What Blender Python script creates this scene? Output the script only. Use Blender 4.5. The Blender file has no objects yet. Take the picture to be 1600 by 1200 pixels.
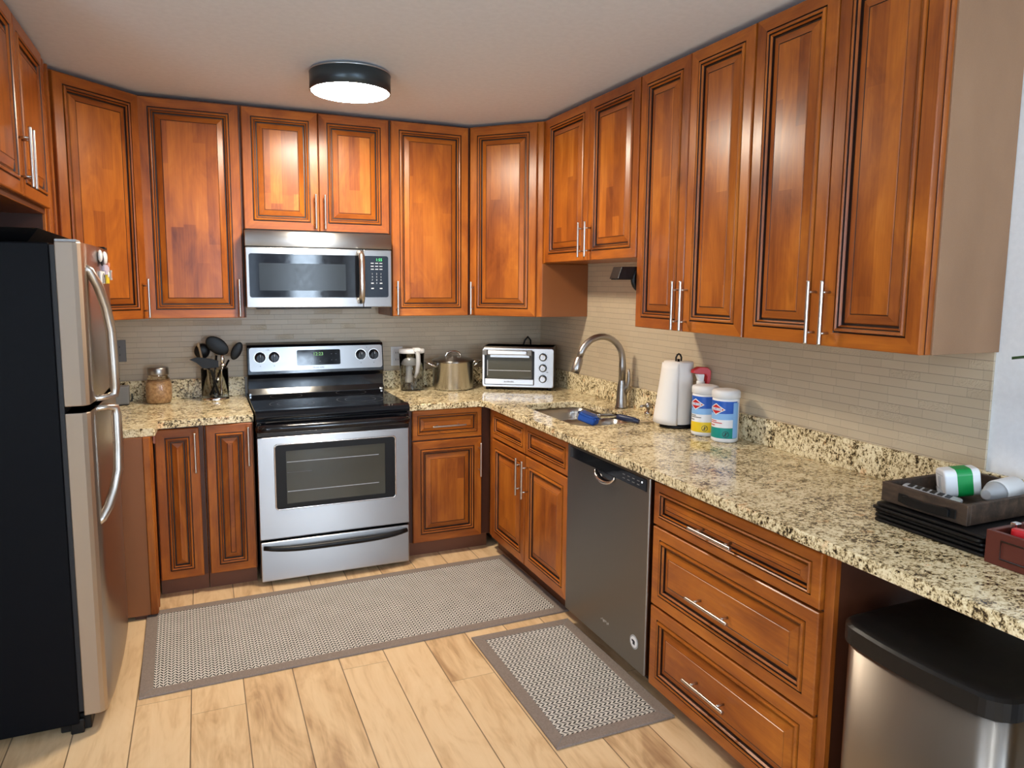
import bpy, bmesh, math, random
from mathutils import Matrix, Vector
random.seed(7)
C = bpy.context.scene.collection
SC = bpy.context.scene
PI = math.pi

# ------------------------------------------------------------------ camera
cam_d = bpy.data.cameras.new('camera')
cam = bpy.data.objects.new('camera', cam_d)
C.objects.link(cam)
YAW, PITCH, ROLL, FPX = -0.401969, -0.116048, 0.007505, 1109.365
cy, sy, cp, sp, cr, sr = math.cos(YAW), math.sin(YAW), math.cos(PITCH), math.sin(PITCH), math.cos(ROLL), math.sin(ROLL)
fw = Vector((-sy*cp, cy*cp, sp)); r0 = Vector((cy, sy, 0)); u0 = r0.cross(fw)
rt = cr*r0 + sr*u0; up = -sr*r0 + cr*u0
cam.matrix_world = Matrix(((rt.x, up.x, -fw.x, -2.08367), (rt.y, up.y, -fw.y, -4.238317), (rt.z, up.z, -fw.z, 1.49246), (0, 0, 0, 1)))
cam_d.sensor_width = 36
cam_d.lens = FPX/1600*36
cam_d.shift_x = 15.9916/1600
cam_d.shift_y = -25.6146/1600
cam_d.clip_start = 0.05
SC.camera = cam

# ------------------------------------------------------------------ world, light, exposure
W = bpy.data.worlds.new('world'); SC.world = W; W.use_nodes = True
W.node_tree.nodes['Background'].inputs[0].default_value = (0.55, 0.70, 1.0, 1)
W.node_tree.nodes['Background'].inputs[1].default_value = 0.6
SC.view_settings.view_transform = 'Standard'
SC.view_settings.look = 'None'
SC.view_settings.gamma = 1
SC.view_settings.use_curve_mapping = False
SC.view_settings.exposure = 0.72
LAMP_WARM = 92.0     # kitchen ceiling lamp diffuser
LAMP_COOL = 62.0     # second lamp, over the rear of the room
def daylight_and_fill(name, loc, rot, sx, sz, power, col):
    d = bpy.data.lights.new(name, 'AREA'); d.shape = 'RECTANGLE'; d.size = sx; d.size_y = sz
    d.energy = power; d.color = col
    o = bpy.data.objects.new(name, d); o.location = loc; o.rotation_euler = rot; C.objects.link(o)
daylight_and_fill('window_daylight_and_fill', (-.62, -7.52, 1.35), (PI/2, 0, 0), .36, 1.5, 42, (0.66, 0.82, 1.0))
daylight_and_fill('window_daylight_and_fill', (-1.75, -7.52, 1.35), (PI/2, 0, 0), .9, 1.5, 12, (0.55, 0.75, 1.0))
daylight_and_fill('window_daylight_and_fill', (-4.53, -5.6, 1.30), (0, -PI/2-.55, 0), 1.7, 2.4, 75, (0.74, 0.86, 1.0))  # added fill at the left, tilted up to brighten the ceiling

# ------------------------------------------------------------------ materials
class NT:
    def __init__(s, name):
        s.m = bpy.data.materials.new(name); s.m.use_nodes = True
        s.t = s.m.node_tree; s.b = s.t.nodes['Principled BSDF']
    def n(s, typ, **kw):
        x = s.t.nodes.new(typ)
        for k, v in kw.items(): setattr(x, k, v)
        return x
    def l(s, a, b): s.t.links.new(a, b)
    def put(s, sock, v):
        if hasattr(v, 'node'): s.l(v, sock)
        elif v is not None: sock.default_value = v
    def math(s, op, a, b=None, c=None, clamp=False):
        x = s.n('ShaderNodeMath', operation=op, use_clamp=clamp)
        s.put(x.inputs[0], a)
        if b is not None: s.put(x.inputs[1], b)
        if c is not None: s.put(x.inputs[2], c)
        return x.outputs[0]
    def obj(s): return s.n('ShaderNodeTexCoord').outputs['Object']
    def rnd(s): return s.n('ShaderNodeObjectInfo').outputs['Random']
    def sep(s, v):
        x = s.n('ShaderNodeSeparateXYZ'); s.l(v, x.inputs[0]); return x.outputs
    def comb(s, x, y, z):
        q = s.n('ShaderNodeCombineXYZ')
        for i, v in enumerate((x, y, z)): s.put(q.inputs[i], v)
        return q.outputs[0]
    def vmul(s, v, k):
        x = s.n('ShaderNodeVectorMath', operation='MULTIPLY'); s.l(v, x.inputs[0]); s.put(x.inputs[1], k); return x.outputs[0]
    def vadd(s, v, k):
        x = s.n('ShaderNodeVectorMath', operation='ADD'); s.l(v, x.inputs[0]); s.put(x.inputs[1], k); return x.outputs[0]
    def noise(s, v, scale, detail=3, rough=.55, dist=0.):
        x = s.n('ShaderNodeTexNoise'); s.l(v, x.inputs['Vector'])
        x.inputs['Scale'].default_value = scale; x.inputs['Detail'].default_value = detail
        x.inputs['Roughness'].default_value = rough; x.inputs['Distortion'].default_value = dist
        return x.outputs['Fac']
    def white(s, v):
        x = s.n('ShaderNodeTexWhiteNoise', noise_dimensions='3D'); s.l(v, x.inputs['Vector']); return x.outputs['Value']
    def ramp(s, f, stops, interp='LINEAR'):
        x = s.n('ShaderNodeValToRGB'); s.l(f, x.inputs[0]); x.color_ramp.interpolation = interp
        e = x.color_ramp.elements
        while len(e) < len(stops): e.new(0.5)
        for el, (p, c) in zip(e, stops): el.position = p; el.color = (*c, 1) if len(c) == 3 else c
        return x.outputs[0]
    def mix(s, f, a, b, mode='MIX'):
        x = s.n('ShaderNodeMix', data_type='RGBA', blend_type=mode)
        s.put(x.inputs[0], f)
        for i, v in ((6, a), (7, b)):
            if hasattr(v, 'node'): s.l(v, x.inputs[i])
            else: x.inputs[i].default_value = (*v, 1)
        return x.outputs[2]
    def bump(s, h, strength=.3, dist=.002):
        x = s.n('ShaderNodeBump'); x.inputs['Strength'].default_value = strength; x.inputs['Distance'].default_value = dist
        s.l(h, x.inputs['Height']); s.l(x.outputs[0], s.b.inputs['Normal'])
    def set(s, color=None, rough=None, metal=None, **kw):
        for k, v in (('Base Color', color), ('Roughness', rough), ('Metallic', metal)):
            if v is None: continue
            if hasattr(v, 'node'): s.l(v, s.b.inputs[k])
            else: s.b.inputs[k].default_value = (*v, 1) if isinstance(v, tuple) else v
        for k, v in kw.items(): s.b.inputs[k].default_value = v
        return s.m

def plain(name, col, rough=.5, metal=0., **kw):
    """a colour with a faint procedural unevenness in its roughness"""
    t = NT(name); o = t.obj()
    f = t.noise(o, 35, 2)
    k = .03 if metal else .10
    r = t.math('MULTIPLY_ADD', f, k, max(rough-k/2, .02))
    t.set(col, r, metal, **kw)
    return t.m

def wood_mat(name, horiz=False, staves=False, tone=1.0):
    t = NT(name); o = t.obj(); rn = t.rnd()
    if horiz:
        q = t.sep(o); o = t.comb(q[2], q[1], q[0])
    off = t.math('MULTIPLY', rn, 17.0)
    o2 = t.vadd(o, t.comb(off, off, off))
    q = t.sep(o2)
    fine = t.noise(t.vmul(o2, (1, 1, .035)), 150, 3, .6)
    figure = t.noise(t.vmul(o2, (1, 1, .32)), 9, 4, .6, .9)
    blotch = t.noise(t.vmul(o2, (1, 1, .55)), 3.2, 2, .5)
    v = t.math('MULTIPLY_ADD', fine, .28, t.math('MULTIPLY', figure, .80))
    v = t.math('MULTIPLY_ADD', blotch, .45, v)
    v = t.math('SUBTRACT', v, .31)
    if staves:
        ix = t.math('FLOOR', t.math('MULTIPLY', q[0], 17.5))
        iz = t.math('FLOOR', t.math('MULTIPLY_ADD', q[2], 1.7, t.math('MULTIPLY', t.white(t.comb(ix, 8.1, 2.)), 5.)))
        w = t.white(t.comb(ix, 3.3, iz))
        v = t.math('ADD', v, t.math('MULTIPLY', t.math('SUBTRACT', w, .5), .26))
    else:
        v = t.math('ADD', v, t.math('MULTIPLY', t.math('SUBTRACT', rn, .5), .12))
    k = tone
    col = t.ramp(v, [(.12, (.15*k, .031*k, .006*k)), (.38, (.315*k, .082*k, .0115*k)), (.60, (.47*k, .138*k, .0155*k)), (.85, (.64*k, .235*k, .036*k))])
    knot = t.ramp(t.noise(t.vmul(o2, (1, 1, .4)), 7.5, 2, .5), [(.70, (1, 1, 1)), (.80, (.42, .36, .34))])
    col = t.mix(.8, col, knot, 'MULTIPLY')
    t.set(col, t.math('MULTIPLY_ADD', fine, .10, .25))
    t.b.inputs['Specular IOR Level'].default_value = .38
    t.b.inputs['Coat Weight'].default_value = .15
    t.b.inputs['Coat Roughness'].default_value = .22
    t.bump(fine, .06, .001)
    return t.m

M = {}
M['wood'] = wood_mat('cherry_wood')
M['rail'] = wood_mat('cherry_wood_rail', horiz=True)
M['panel'] = wood_mat('cherry_wood_panel', staves=True)
M['hpanel'] = wood_mat('cherry_wood_drawer', horiz=True)
M['glaze'] = plain('dark_glaze', (.018, .006, .003), .4)
M['dark_wood_and_gap_shade'] = plain('dark_cherry_side_and_gap_shade', (.075, .022, .009), .45)
def lam():
    t = NT('tan_laminate'); o = t.obj()
    f = t.noise(t.vmul(o, (1, 1, .5)), 6, 4, .6)
    g = t.noise(o, 260, 2)
    v = t.math('MULTIPLY_ADD', g, .25, t.math('MULTIPLY', f, .8))
    return t.set(t.ramp(v, [(.25, (.25, .135, .068)), (.8, (.33, .185, .098))]), .5)
M['lam'] = lam()
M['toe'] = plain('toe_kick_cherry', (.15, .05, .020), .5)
M['lamwood'] = plain('cinnamon_laminate', (.27, .095, .030), .42)

def steel(name, base=(.47, .47, .475), rough=.33, axis=0, aniso=True):
    t = NT(name); o = t.obj()
    k = [220., 220., 220.]; k[axis] = 2.
    f = t.noise(t.vmul(o, tuple(k)), 1.5, 2)
    t.set(base, t.math('MULTIPLY_ADD', f, .12, rough-.06), 1.0)
    t.b.inputs['Anisotropic'].default_value = .85
    t.l(t.comb(0., 0., 1.), t.b.inputs['Tangent'])
    return t.m
M['steel'] = steel('brushed_steel')
M['steel_y'] = steel('brushed_steel_side', (.52, .50, .47), .3, 1)
M['steel_door'] = steel('warm_brushed_steel', (.50, .44, .38), .32, 2)
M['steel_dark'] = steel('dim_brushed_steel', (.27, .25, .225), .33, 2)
M['steel_pot'] = steel('pot_steel', (.46, .45, .43), .24, 2)
M['steel_bin'] = steel('bin_steel', (.30, .265, .23), .40, 2)
M['nickel'] = plain('brushed_nickel', (.62, .59, .55), .28, 1.0)
M['faucet'] = plain('satin_nickel', (.40, .38, .36), .33, 1.0)
M['chrome'] = plain('chrome', (.75, .74, .73), .12, 1.0)
M['black_gloss'] = plain('black_gloss', (.006, .006, .008), .12)
M['black_glass'] = plain('black_glass', (.006, .007, .010), .06, 0., **{'Specular IOR Level': .3})
M['black'] = plain('black_plastic', (.0055, .0055, .006), .40, 0., **{'Specular IOR Level': .32})
M['black_side'] = plain('black_textured_metal', (.0015, .0022, .004), .55, 0., **{'Specular IOR Level': .12})
M['rubber'] = plain('dark_gasket', (.010, .010, .012), .6)
M['white'] = plain('white_plastic', (.78, .78, .77), .35)
M['paper'] = plain('white_paper', (.82, .79, .75), .85)
M['grey'] = plain('grey_plastic', (.16, .16, .16), .4)
M['lgrey'] = plain('light_grey_plastic', (.42, .43, .44), .4)
M['red'] = plain('red_plastic', (.55, .015, .02), .35)
M['blue'] = plain('blue_sponge', (.015, .09, .42), .8)
M['navy'] = plain('navy_plastic', (.018, .028, .07), .4)
M['green'] = plain('green_print', (.0, .29, .06), .4)
M['teal'] = plain('teal_print', (.0, .28, .24), .4)
M['yellow'] = plain('yellow_print', (.82, .58, .02), .4)
M['lblue'] = plain('pale_blue_print', (.25, .50, .85), .4)
M['dblue'] = plain('blue_print', (.01, .10, .50), .4)
M['print_white'] = plain('white_print', (.82, .83, .84), .4)
M['ink'] = plain('dark_ink', (.02, .02, .03), .5)
M['led'] = None
M['wood_pale'] = plain('pale_wood', (.55, .40, .23), .6)
M['peach'] = plain('peach_tab', (.55, .20, .12), .5)
M['leaf'] = plain('green_leaf', (.02, .09, .025), .45)
M['terracotta'] = plain('clay', (.35, .13, .06), .8)
M['soil'] = plain('soil', (.03, .02, .015), .95)
M['redwood'] = plain('red_brown_wood', (.105, .020, .012), .4)
M['sand'] = None
def tray_wood():
    t = NT('weathered_dark_wood'); o = t.obj()
    f = t.noise(t.vmul(o, (3, 1, 3)), 14, 4, .65, .5)
    return t.set(t.ramp(f, [(.3, (.018, .011, .007)), (.55, (.055, .032, .019)), (.8, (.12, .075, .045))]), .6)
M['tray'] = tray_wood()
def grain_mat(name, a, b, scale, rough, bump=.5):
    t = NT(name); f = t.noise(t.obj(), scale, 4, .6)
    t.set(t.ramp(f, [(.35, a), (.65, b)]), rough); t.bump(f, bump, .004 if bump > .1 else .001); return t.m
M['sand'] = grain_mat('tan_crumbs', (.42, .22, .09), (.72, .46, .22), 70, .8)
def emit(name, col, st):
    t = NT(name); t.set((0.02, 0.02, 0.02), .4)
    t.b.inputs['Emission Color'].default_value = (*col, 1); t.b.inputs['Emission Strength'].default_value = st
    return t.m
M['led'] = emit('green_display_digits', (.10, .95, .25), 1.1)
M['led_dim'] = emit('dim_green_display_digits', (.35, .8, .25), .55)
M['led_white'] = emit('white_indicator', (.8, .9, 1), 3)
M['legend'] = plain('pale_legend', (.55, .57, .60), .5)
M['lamp_warm'] = emit('lit_diffuser', (1.0, .88, .71), LAMP_WARM)
M['lamp_cool'] = emit('lit_diffuser_cool', (.80, .90, 1.0), LAMP_COOL)
M['lamp_band'] = plain('slate_metal', (.045, .06, .068), .35, .5)
M['lamp_trim'] = plain('pale_metal_trim', (.45, .50, .52), .3, .8)
def glass(name, col=(1, 1, 1), rough=.03, ior=1.45, trans=1.0):
    t = NT(name); t.set(col, rough); t.b.inputs['Transmission Weight'].default_value = trans; t.b.inputs['IOR'].default_value = ior
    return t.m
M['glass'] = glass('clear_glass')
M['smoke'] = glass('clear_grey_plastic', (.72, .72, .70), .05, 1.3)
M['liquid_blue'] = glass('dark_blue_cleaner', (.02, .05, .20), .05, 1.33, .6)
M['clear'] = glass('clear_plastic', (.85, .88, .88), .06, 1.15)
M['oven_glass'] = plain('oven_window_glass', (.085, .083, .066), .09, 0., **{'Specular IOR Level': .3})
M['mw_glass'] = plain('microwave_window_glass', (.018, .022, .026), .16, 0., **{'Specular IOR Level': .2})
M['panel_glass'] = plain('navy_control_glass', (.008, .013, .024), .18, 0., **{'Specular IOR Level': .3})
M['ring_grey'] = plain('burner_ring', (.12, .12, .125), .3)

def granite():
    t = NT('granite'); o = t.obj()
    o1 = t.vmul(o, (1.0, 1.25, 1.0))
    a = t.noise(o1, 74, 5, .68, .5)
    b = t.noise(t.vadd(o1, (5, 3, 1)), 190, 3, .6)
    c = t.noise(t.vadd(o1, (9, 1, 4)), 11, 3, .55, .4)
    v = t.math('MULTIPLY_ADD', b, .30, t.math('MULTIPLY', a, .80))
    v = t.math('MULTIPLY_ADD', t.math('SUBTRACT', c, .5), .26, v)
    col = t.ramp(v, [(.42, (.018, .013, .009)), (.465, (.085, .058, .030)), (.50, (.34, .25, .12)), (.545, (.72, .59, .34)), (.64, (.93, .83, .57))])
    sp = t.ramp(t.noise(t.vadd(o1, (2, 7, 3)), 120, 2, .5), [(.665, (1, 1, 1)), (.70, (.10, .075, .06))])
    col = t.mix(1.0, col, sp, 'MULTIPLY')
    ru = t.ramp(t.noise(t.vadd(o1, (21, 4, 3)), 16, 2, .5), [(.66, (1, 1, 1)), (.74, (1.0, .72, .55))])
    col = t.mix(.7, col, ru, 'MULTIPLY')
    return t.set(col, .13)
M['granite'] = granite()

def tile(name, ax):
    t = NT(name); q = t.sep(t.obj())
    u, z = q[ax], q[2]
    H = .0286
    row = t.math('FLOOR', t.math('DIVIDE', z, H))
    rr = t.white(t.comb(row, 1.7, 0))
    L = t.math('MULTIPLY_ADD', t.white(t.comb(row, 5.1, 2)), .05, .075)
    uu = t.math('ADD', t.math('DIVIDE', u, L), t.math('MULTIPLY', rr, 7.))
    fz = t.math('FRACT', t.math('DIVIDE', z, H)); fu = t.math('FRACT', uu)
    ez = t.math('MULTIPLY', t.math('SUBTRACT', .5, t.math('ABSOLUTE', t.math('SUBTRACT', fz, .5))), H)
    eu = t.math('MULTIPLY', t.math('SUBTRACT', .5, t.math('ABSOLUTE', t.math('SUBTRACT', fu, .5))), L)
    lz = t.math('LESS_THAN', ez, .0009); lu = t.math('LESS_THAN', eu, .0006)
    tone = t.white(t.comb(row, t.math('FLOOR', uu), 9.))
    base = t.ramp(tone, [(0., (.54, .445, .31)), (1., (.58, .48, .335))])
    line = t.math('MAXIMUM', t.math('MULTIPLY', lz, .75), t.math('MULTIPLY', lu, .38))
    col = t.mix(line, base, (.25, .205, .155))
    # embossed motif on some tiles
    has = t.math('GREATER_THAN', t.white(t.comb(t.math('FLOOR', uu), row, 4.)), .80)
    rel = t.noise(t.obj(), 75, 2, .5, 1.5)
    relc = t.math('MULTIPLY', has, t.ramp(rel, [(.45, (0, 0, 0)), (.55, (1, 1, 1))]))
    h = t.math('SUBTRACT', t.math('MULTIPLY', relc, .7), t.math('MULTIPLY', t.math('MAXIMUM', lz, lu), 1.0))
    t.set(col, .32); t.bump(h, .55, .002)
    return t.m
M['tile_x'] = tile('mosaic_tile_back', 0)
M['tile_y'] = tile('mosaic_tile_side', 1)

def floor_mat():
    t = NT('oak_plank_floor'); q = t.sep(t.obj()); x, y = q[0], q[1]
    P, L = .18, 1.22
    xi = t.math('DIVIDE', t.math('ADD', x, 2.165), P); row = t.math('FLOOR', xi)
    off = t.math('MULTIPLY', t.white(t.comb(row, 2.2, 0)), L)
    yi = t.math('DIVIDE', t.math('ADD', y, off), L); cell = t.math('FLOOR', yi)
    fx, fy = t.math('FRACT', xi), t.math('FRACT', yi)
    ex = t.math('MULTIPLY', t.math('SUBTRACT', .5, t.math('ABSOLUTE', t.math('SUBTRACT', fx, .5))), P)
    ey = t.math('MULTIPLY', t.math('SUBTRACT', .5, t.math('ABSOLUTE', t.math('SUBTRACT', fy, .5))), L)
    seam = t.math('MAXIMUM', t.math('LESS_THAN', ex, .0020), t.math('MULTIPLY', t.math('LESS_THAN', ey, .0012), .7))
    tone = t.white(t.comb(row, cell, 1.))
    sh = t.comb(t.math('MULTIPLY', tone, 9.), t.math('MULTIPLY', tone, 31.), 0)
    o2 = t.vadd(t.obj(), sh)
    g = t.noise(t.vmul(o2, (1, .10, 1)), 42, 4, .62, .6)
    k = t.noise(t.vmul(o2, (1, .28, 1)), 8.5, 3, .6, 1.4)
    v = t.math('MULTIPLY_ADD', k, .80, t.math('MULTIPLY', g, .42))
    v = t.math('SUBTRACT', v, .045)
    v = t.math('MULTIPLY_ADD', t.math('SUBTRACT', tone, .5), .18, v)
    col = t.ramp(v, [(.28, (.82, .60, .36)), (.50, (.77, .545, .31)), (.66, (.64, .42, .22)), (.85, (.36, .20, .095))])
    kn = t.ramp(t.noise(t.vmul(o2, (1, .55, 1)), 6.5, 2, .5), [(.70, (1, 1, 1)), (.80, (.45, .36, .28))])
    col = t.mix(.8, col, kn, 'MULTIPLY')
    col = t.mix(t.math('MULTIPLY', seam, .8), col, (.10, .055, .025))
    t.set(col, t.math('MULTIPLY_ADD', g, .12, .36)); t.bump(t.math('SUBTRACT', g, seam), .10, .001)
    return t.m
M['floor'] = floor_mat()

def weave():
    t = NT('herringbone_weave'); q = t.sep(t.obj())
    p = .013
    u = t.math('DIVIDE', q[0], p); v = t.math('DIVIDE', q[1], .019)
    col_i = t.math('FLOOR', u); par = t.math('MODULO', t.math('ABSOLUTE', col_i), 2.)
    fu = t.math('FRACT', u)
    slant = t.math('MULTIPLY', t.math('MULTIPLY_ADD', par, 2., -1.), fu)
    f = t.math('FRACT', t.math('MULTIPLY_ADD', slant, .9, v))
    dark = t.math('LESS_THAN', f, .50)
    edge = t.math('LESS_THAN', t.math('ABSOLUTE', t.math('SUBTRACT', fu, .5)), .38)
    dk = t.math('MULTIPLY', dark, t.math('MULTIPLY_ADD', edge, .8, .2))
    n = t.noise(t.obj(), 9, 2)
    col = t.mix(dk, t.ramp(n, [(.3, (.58, .545, .49)), (.7, (.66, .625, .57))]), (.016, .015, .015))
    t.set(col, .85); t.bump(t.math('SUBTRACT', 1., dk), .5, .003)
    return t.m
M['weave'] = weave()
M['binding'] = grain_mat('taupe_binding', (.215, .170, .140), (.265, .212, .178), 160, .9)
M['wall'] = grain_mat('white_wall_paint', (.80, .81, .82), (.84, .85, .86), 60, .8, .05)
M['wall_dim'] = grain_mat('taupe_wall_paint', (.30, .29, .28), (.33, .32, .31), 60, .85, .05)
M['ceiling'] = grain_mat('ceiling_paint', (.69, .735, .79), (.73, .775, .83), 40, .9, .05)

# ------------------------------------------------------------------ mesh helpers
class MB:
    def __init__(s): s.v, s.f, s.m, s.s = [], [], [], []
    def add(s, vs, fs, m=0, smooth=False):
        k = len(s.v); s.v += [tuple(p) for p in vs]
        for f in fs: s.f.append([i+k for i in f]); s.m.append(m); s.s.append(smooth)
        return s
    def box(s, x0, x1, y0, y1, z0, z1, m=0):
        v = [(x, y, z) for z in (z0, z1) for y in (y0, y1) for x in (x0, x1)]
        return s.add(v, [(0, 2, 3, 1), (4, 5, 7, 6), (0, 1, 5, 4), (2, 6, 7, 3), (0, 4, 6, 2), (1, 3, 7, 5)], m)
    def prism(s, poly, a0, a1, axis='z', m=0, smooth=False):
        """extrude a 2-D polygon: axis z: (x,y); axis y: (x,z); axis x: (y,z)"""
        def P(p, a): return {'z': (p[0], p[1], a), 'y': (p[0], a, p[1]), 'x': (a, p[0], p[1])}[axis]
        n = len(poly); v = [P(p, a0) for p in poly] + [P(p, a1) for p in poly]
        s.add(v, [list(range(n))[::-1], list(range(n, 2*n))], m)
        k = len(s.v) - 2*n
        for i in range(n):
            j = (i+1) % n
            s.f.append([k+i, k+j, k+n+j, k+n+i]); s.m.append(m); s.s.append(smooth)
        return s
    def lathe(s, prof, c=(0, 0, 0), seg=32, m=0, smooth=True, sx=1., sy=1., caps=True, axis='z'):
        k = len(s.v)
        def A(x, y, z):
            if axis == 'z': return (c[0]+x, c[1]+y, c[2]+z)
            if axis == 'y': return (c[0]+x, c[1]-z, c[2]+y)
            return (c[0]-z, c[1]-x, c[2]+y)
        for r, z in prof:
            for i in range(seg):
                a = 2*PI*i/seg; s.v.append(A(r*math.cos(a)*sx, r*math.sin(a)*sy, z))
        for j in range(len(prof)-1):
            for i in range(seg):
                i2 = (i+1) % seg
                s.f.append([k+j*seg+i, k+j*seg+i2, k+(j+1)*seg+i2, k+(j+1)*seg+i]); s.m.append(m); s.s.append(smooth)
        if caps:
            s.f.append([k+i for i in range(seg)][::-1]); s.m.append(m); s.s.append(False)
            b = k+(len(prof)-1)*seg
            s.f.append([b+i for i in range(seg)]); s.m.append(m); s.s.append(False)
        return s
    def tube(s, pts, r, seg=12, m=0, closed=False, flat=None):
        pts = [Vector(p) for p in pts]; n = len(pts)
        rr = r if isinstance(r, (list, tuple)) else [r]*n
        k = len(s.v); prev = None
        for i in range(n):
            a = pts[i-1] if (i or closed) else pts[i]; b = pts[(i+1) % n] if (i < n-1 or closed) else pts[i]
            t = (b-a).normalized()
            if prev is None:
                h = Vector((0, 0, 1)) if abs(t.z) < .9 else Vector((1, 0, 0))
                nx = t.cross(h).normalized()
            else: nx = (prev - t*prev.dot(t)).normalized()
            prev = nx; ny = t.cross(nx)
            for q in range(seg):
                an = 2*PI*q/seg; ca, sa = math.cos(an), math.sin(an)
                if flat: ca *= flat[0]; sa *= flat[1]
                s.v.append(tuple(pts[i] + (nx*ca + ny*sa)*rr[i]))
        for i in range(n if closed else n-1):
            for q in range(seg):
                q2 = (q+1) % seg; i2 = (i+1) % n
                s.f.append([k+i*seg+q, k+i*seg+q2, k+i2*seg+q2, k+i2*seg+q]); s.m.append(m); s.s.append(True)
        if not closed:
            s.f.append([k+q for q in range(seg)][::-1]); s.m.append(m); s.s.append(False)
            s.f.append([k+(n-1)*seg+q for q in range(seg)]); s.m.append(m); s.s.append(False)
        return s
    def ball(s, c, r, m=0, seg=20, rings=12, sc=(1, 1, 1)):
        k = len(s.v)
        for j in range(rings+1):
            a = -PI/2 + PI*j/rings
            a = max(min(a, PI/2-.02), -PI/2+.02)
            for i in range(seg):
                b = 2*PI*i/seg
                s.v.append((c[0]+r*sc[0]*math.cos(a)*math.cos(b), c[1]+r*sc[1]*math.cos(a)*math.sin(b), c[2]+r*sc[2]*math.sin(a)))
        for j in range(rings):
            for i in range(seg):
                i2 = (i+1) % seg
                s.f.append([k+j*seg+i, k+j*seg+i2, k+(j+1)*seg+i2, k+(j+1)*seg+i]); s.m.append(m); s.s.append(True)
        s.f.append([k+i for i in range(seg)][::-1]); s.m.append(m); s.s.append(True)
        s.f.append([k+rings*seg+i for i in range(seg)]); s.m.append(m); s.s.append(True)
        return s
    def xf(s, mat):
        s.v = [tuple(mat @ Vector(p)) for p in s.v]; return s

def rrect(x0, x1, y0, y1, r, n=6):
    out = []
    for cx, cy_, a0 in ((x1-r, y0+r, -PI/2), (x1-r, y1-r, 0), (x0+r, y1-r, PI/2), (x0+r, y0+r, PI)):
        for i in range(n+1):
            a = a0 + PI/2*i/n; out.append((cx+r*math.cos(a), cy_+r*math.sin(a)))
    return out

def mesh_of(mb, mats, recalc=True):
    me = bpy.data.meshes.new('mesh')
    me.from_pydata(mb.v, [], mb.f)
    for m in mats: me.materials.append(M[m] if isinstance(m, str) else m)
    me.polygons.foreach_set('material_index', mb.m)
    me.polygons.foreach_set('use_smooth', mb.s)
    if recalc:
        bm = bmesh.new(); bm.from_mesh(me); bmesh.ops.recalc_face_normals(bm, faces=bm.faces); bm.to_mesh(me); bm.free()
    me.update()
    return me

def origin(o):
    v = Vector((0, 0, 0))
    while o is not None: v += o.location; o = o.parent
    return v

def part(name, mb, mats, parent=None, world=True, bevel=0, seg=2, loc=(0, 0, 0), rot=None, label=None):
    """one mesh object. world=True: the vertices are in room coordinates (for unrotated things)"""
    if isinstance(mats, str): mats = [mats]
    if parent is not None and world:
        o0 = origin(parent); mb.v = [(x-o0.x, y-o0.y, z-o0.z) for x, y, z in mb.v]
    ob = bpy.data.objects.new(name, mesh_of(mb, mats)); C.objects.link(ob)
    ob.parent = parent; ob.location = loc
    if rot: ob.rotation_euler = rot
    if bevel:
        md = ob.modifiers.new('edge', 'BEVEL'); md.width = bevel; md.segments = seg; md.limit_method = 'ANGLE'; md.angle_limit = .6
    if label: ob['label'] = label
    return ob

def thing(name, label, cat, loc=(0, 0, 0), rotz=0, group=None):
    o = bpy.data.objects.new(name, None); C.objects.link(o); o.empty_display_size = .05
    o.location = loc; o.rotation_euler = (0, 0, rotz); o['label'] = label; o['category'] = cat
    if group: o['group'] = group
    return o

def solo(name, mb, mats, label, cat, loc, group=None, bevel=0, seg=2, rot=None):
    """a thing that is one mesh; vertices in local coordinates about loc"""
    o = part(name, mb, mats, None, False, bevel, seg, loc, rot)
    o['label'] = label; o['category'] = cat
    if group: o['group'] = group
    return o

def struct(name, mb, mats, bevel=0):
    o = part(name, mb, mats, None, True, bevel); o['kind'] = 'structure'; return o

def text_mb(s, size, place, m=0, depth=.0006, align='CENTER', bold=0):
    """letters as mesh; place maps (x, y, d) of the flat text to 3-D"""
    cu = bpy.data.curves.new('t', 'FONT'); cu.body = s; cu.size = size; cu.align_x = align; cu.align_y = 'CENTER'
    cu.extrude = depth; cu.resolution_u = 2; cu.offset = bold
    ob = bpy.data.objects.new('t', cu); C.objects.link(ob)
    bpy.context.view_layer.update()
    me = bpy.data.meshes.new_from_object(ob.evaluated_get(bpy.context.evaluated_depsgraph_get()))
    mb = MB()
    mb.add([place(v.co.x, v.co.y, v.co.z) for v in me.vertices], [list(p.vertices) for p in me.polygons], m)
    bpy.data.objects.remove(ob); bpy.data.curves.remove(cu); bpy.data.meshes.remove(me)
    return mb

def merge(*mbs):
    r = MB()
    for b in mbs:
        k = len(r.v); r.v += b.v; r.f += [[i+k for i in f] for f in b.f]; r.m += b.m; r.s += b.s
    return r

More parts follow.
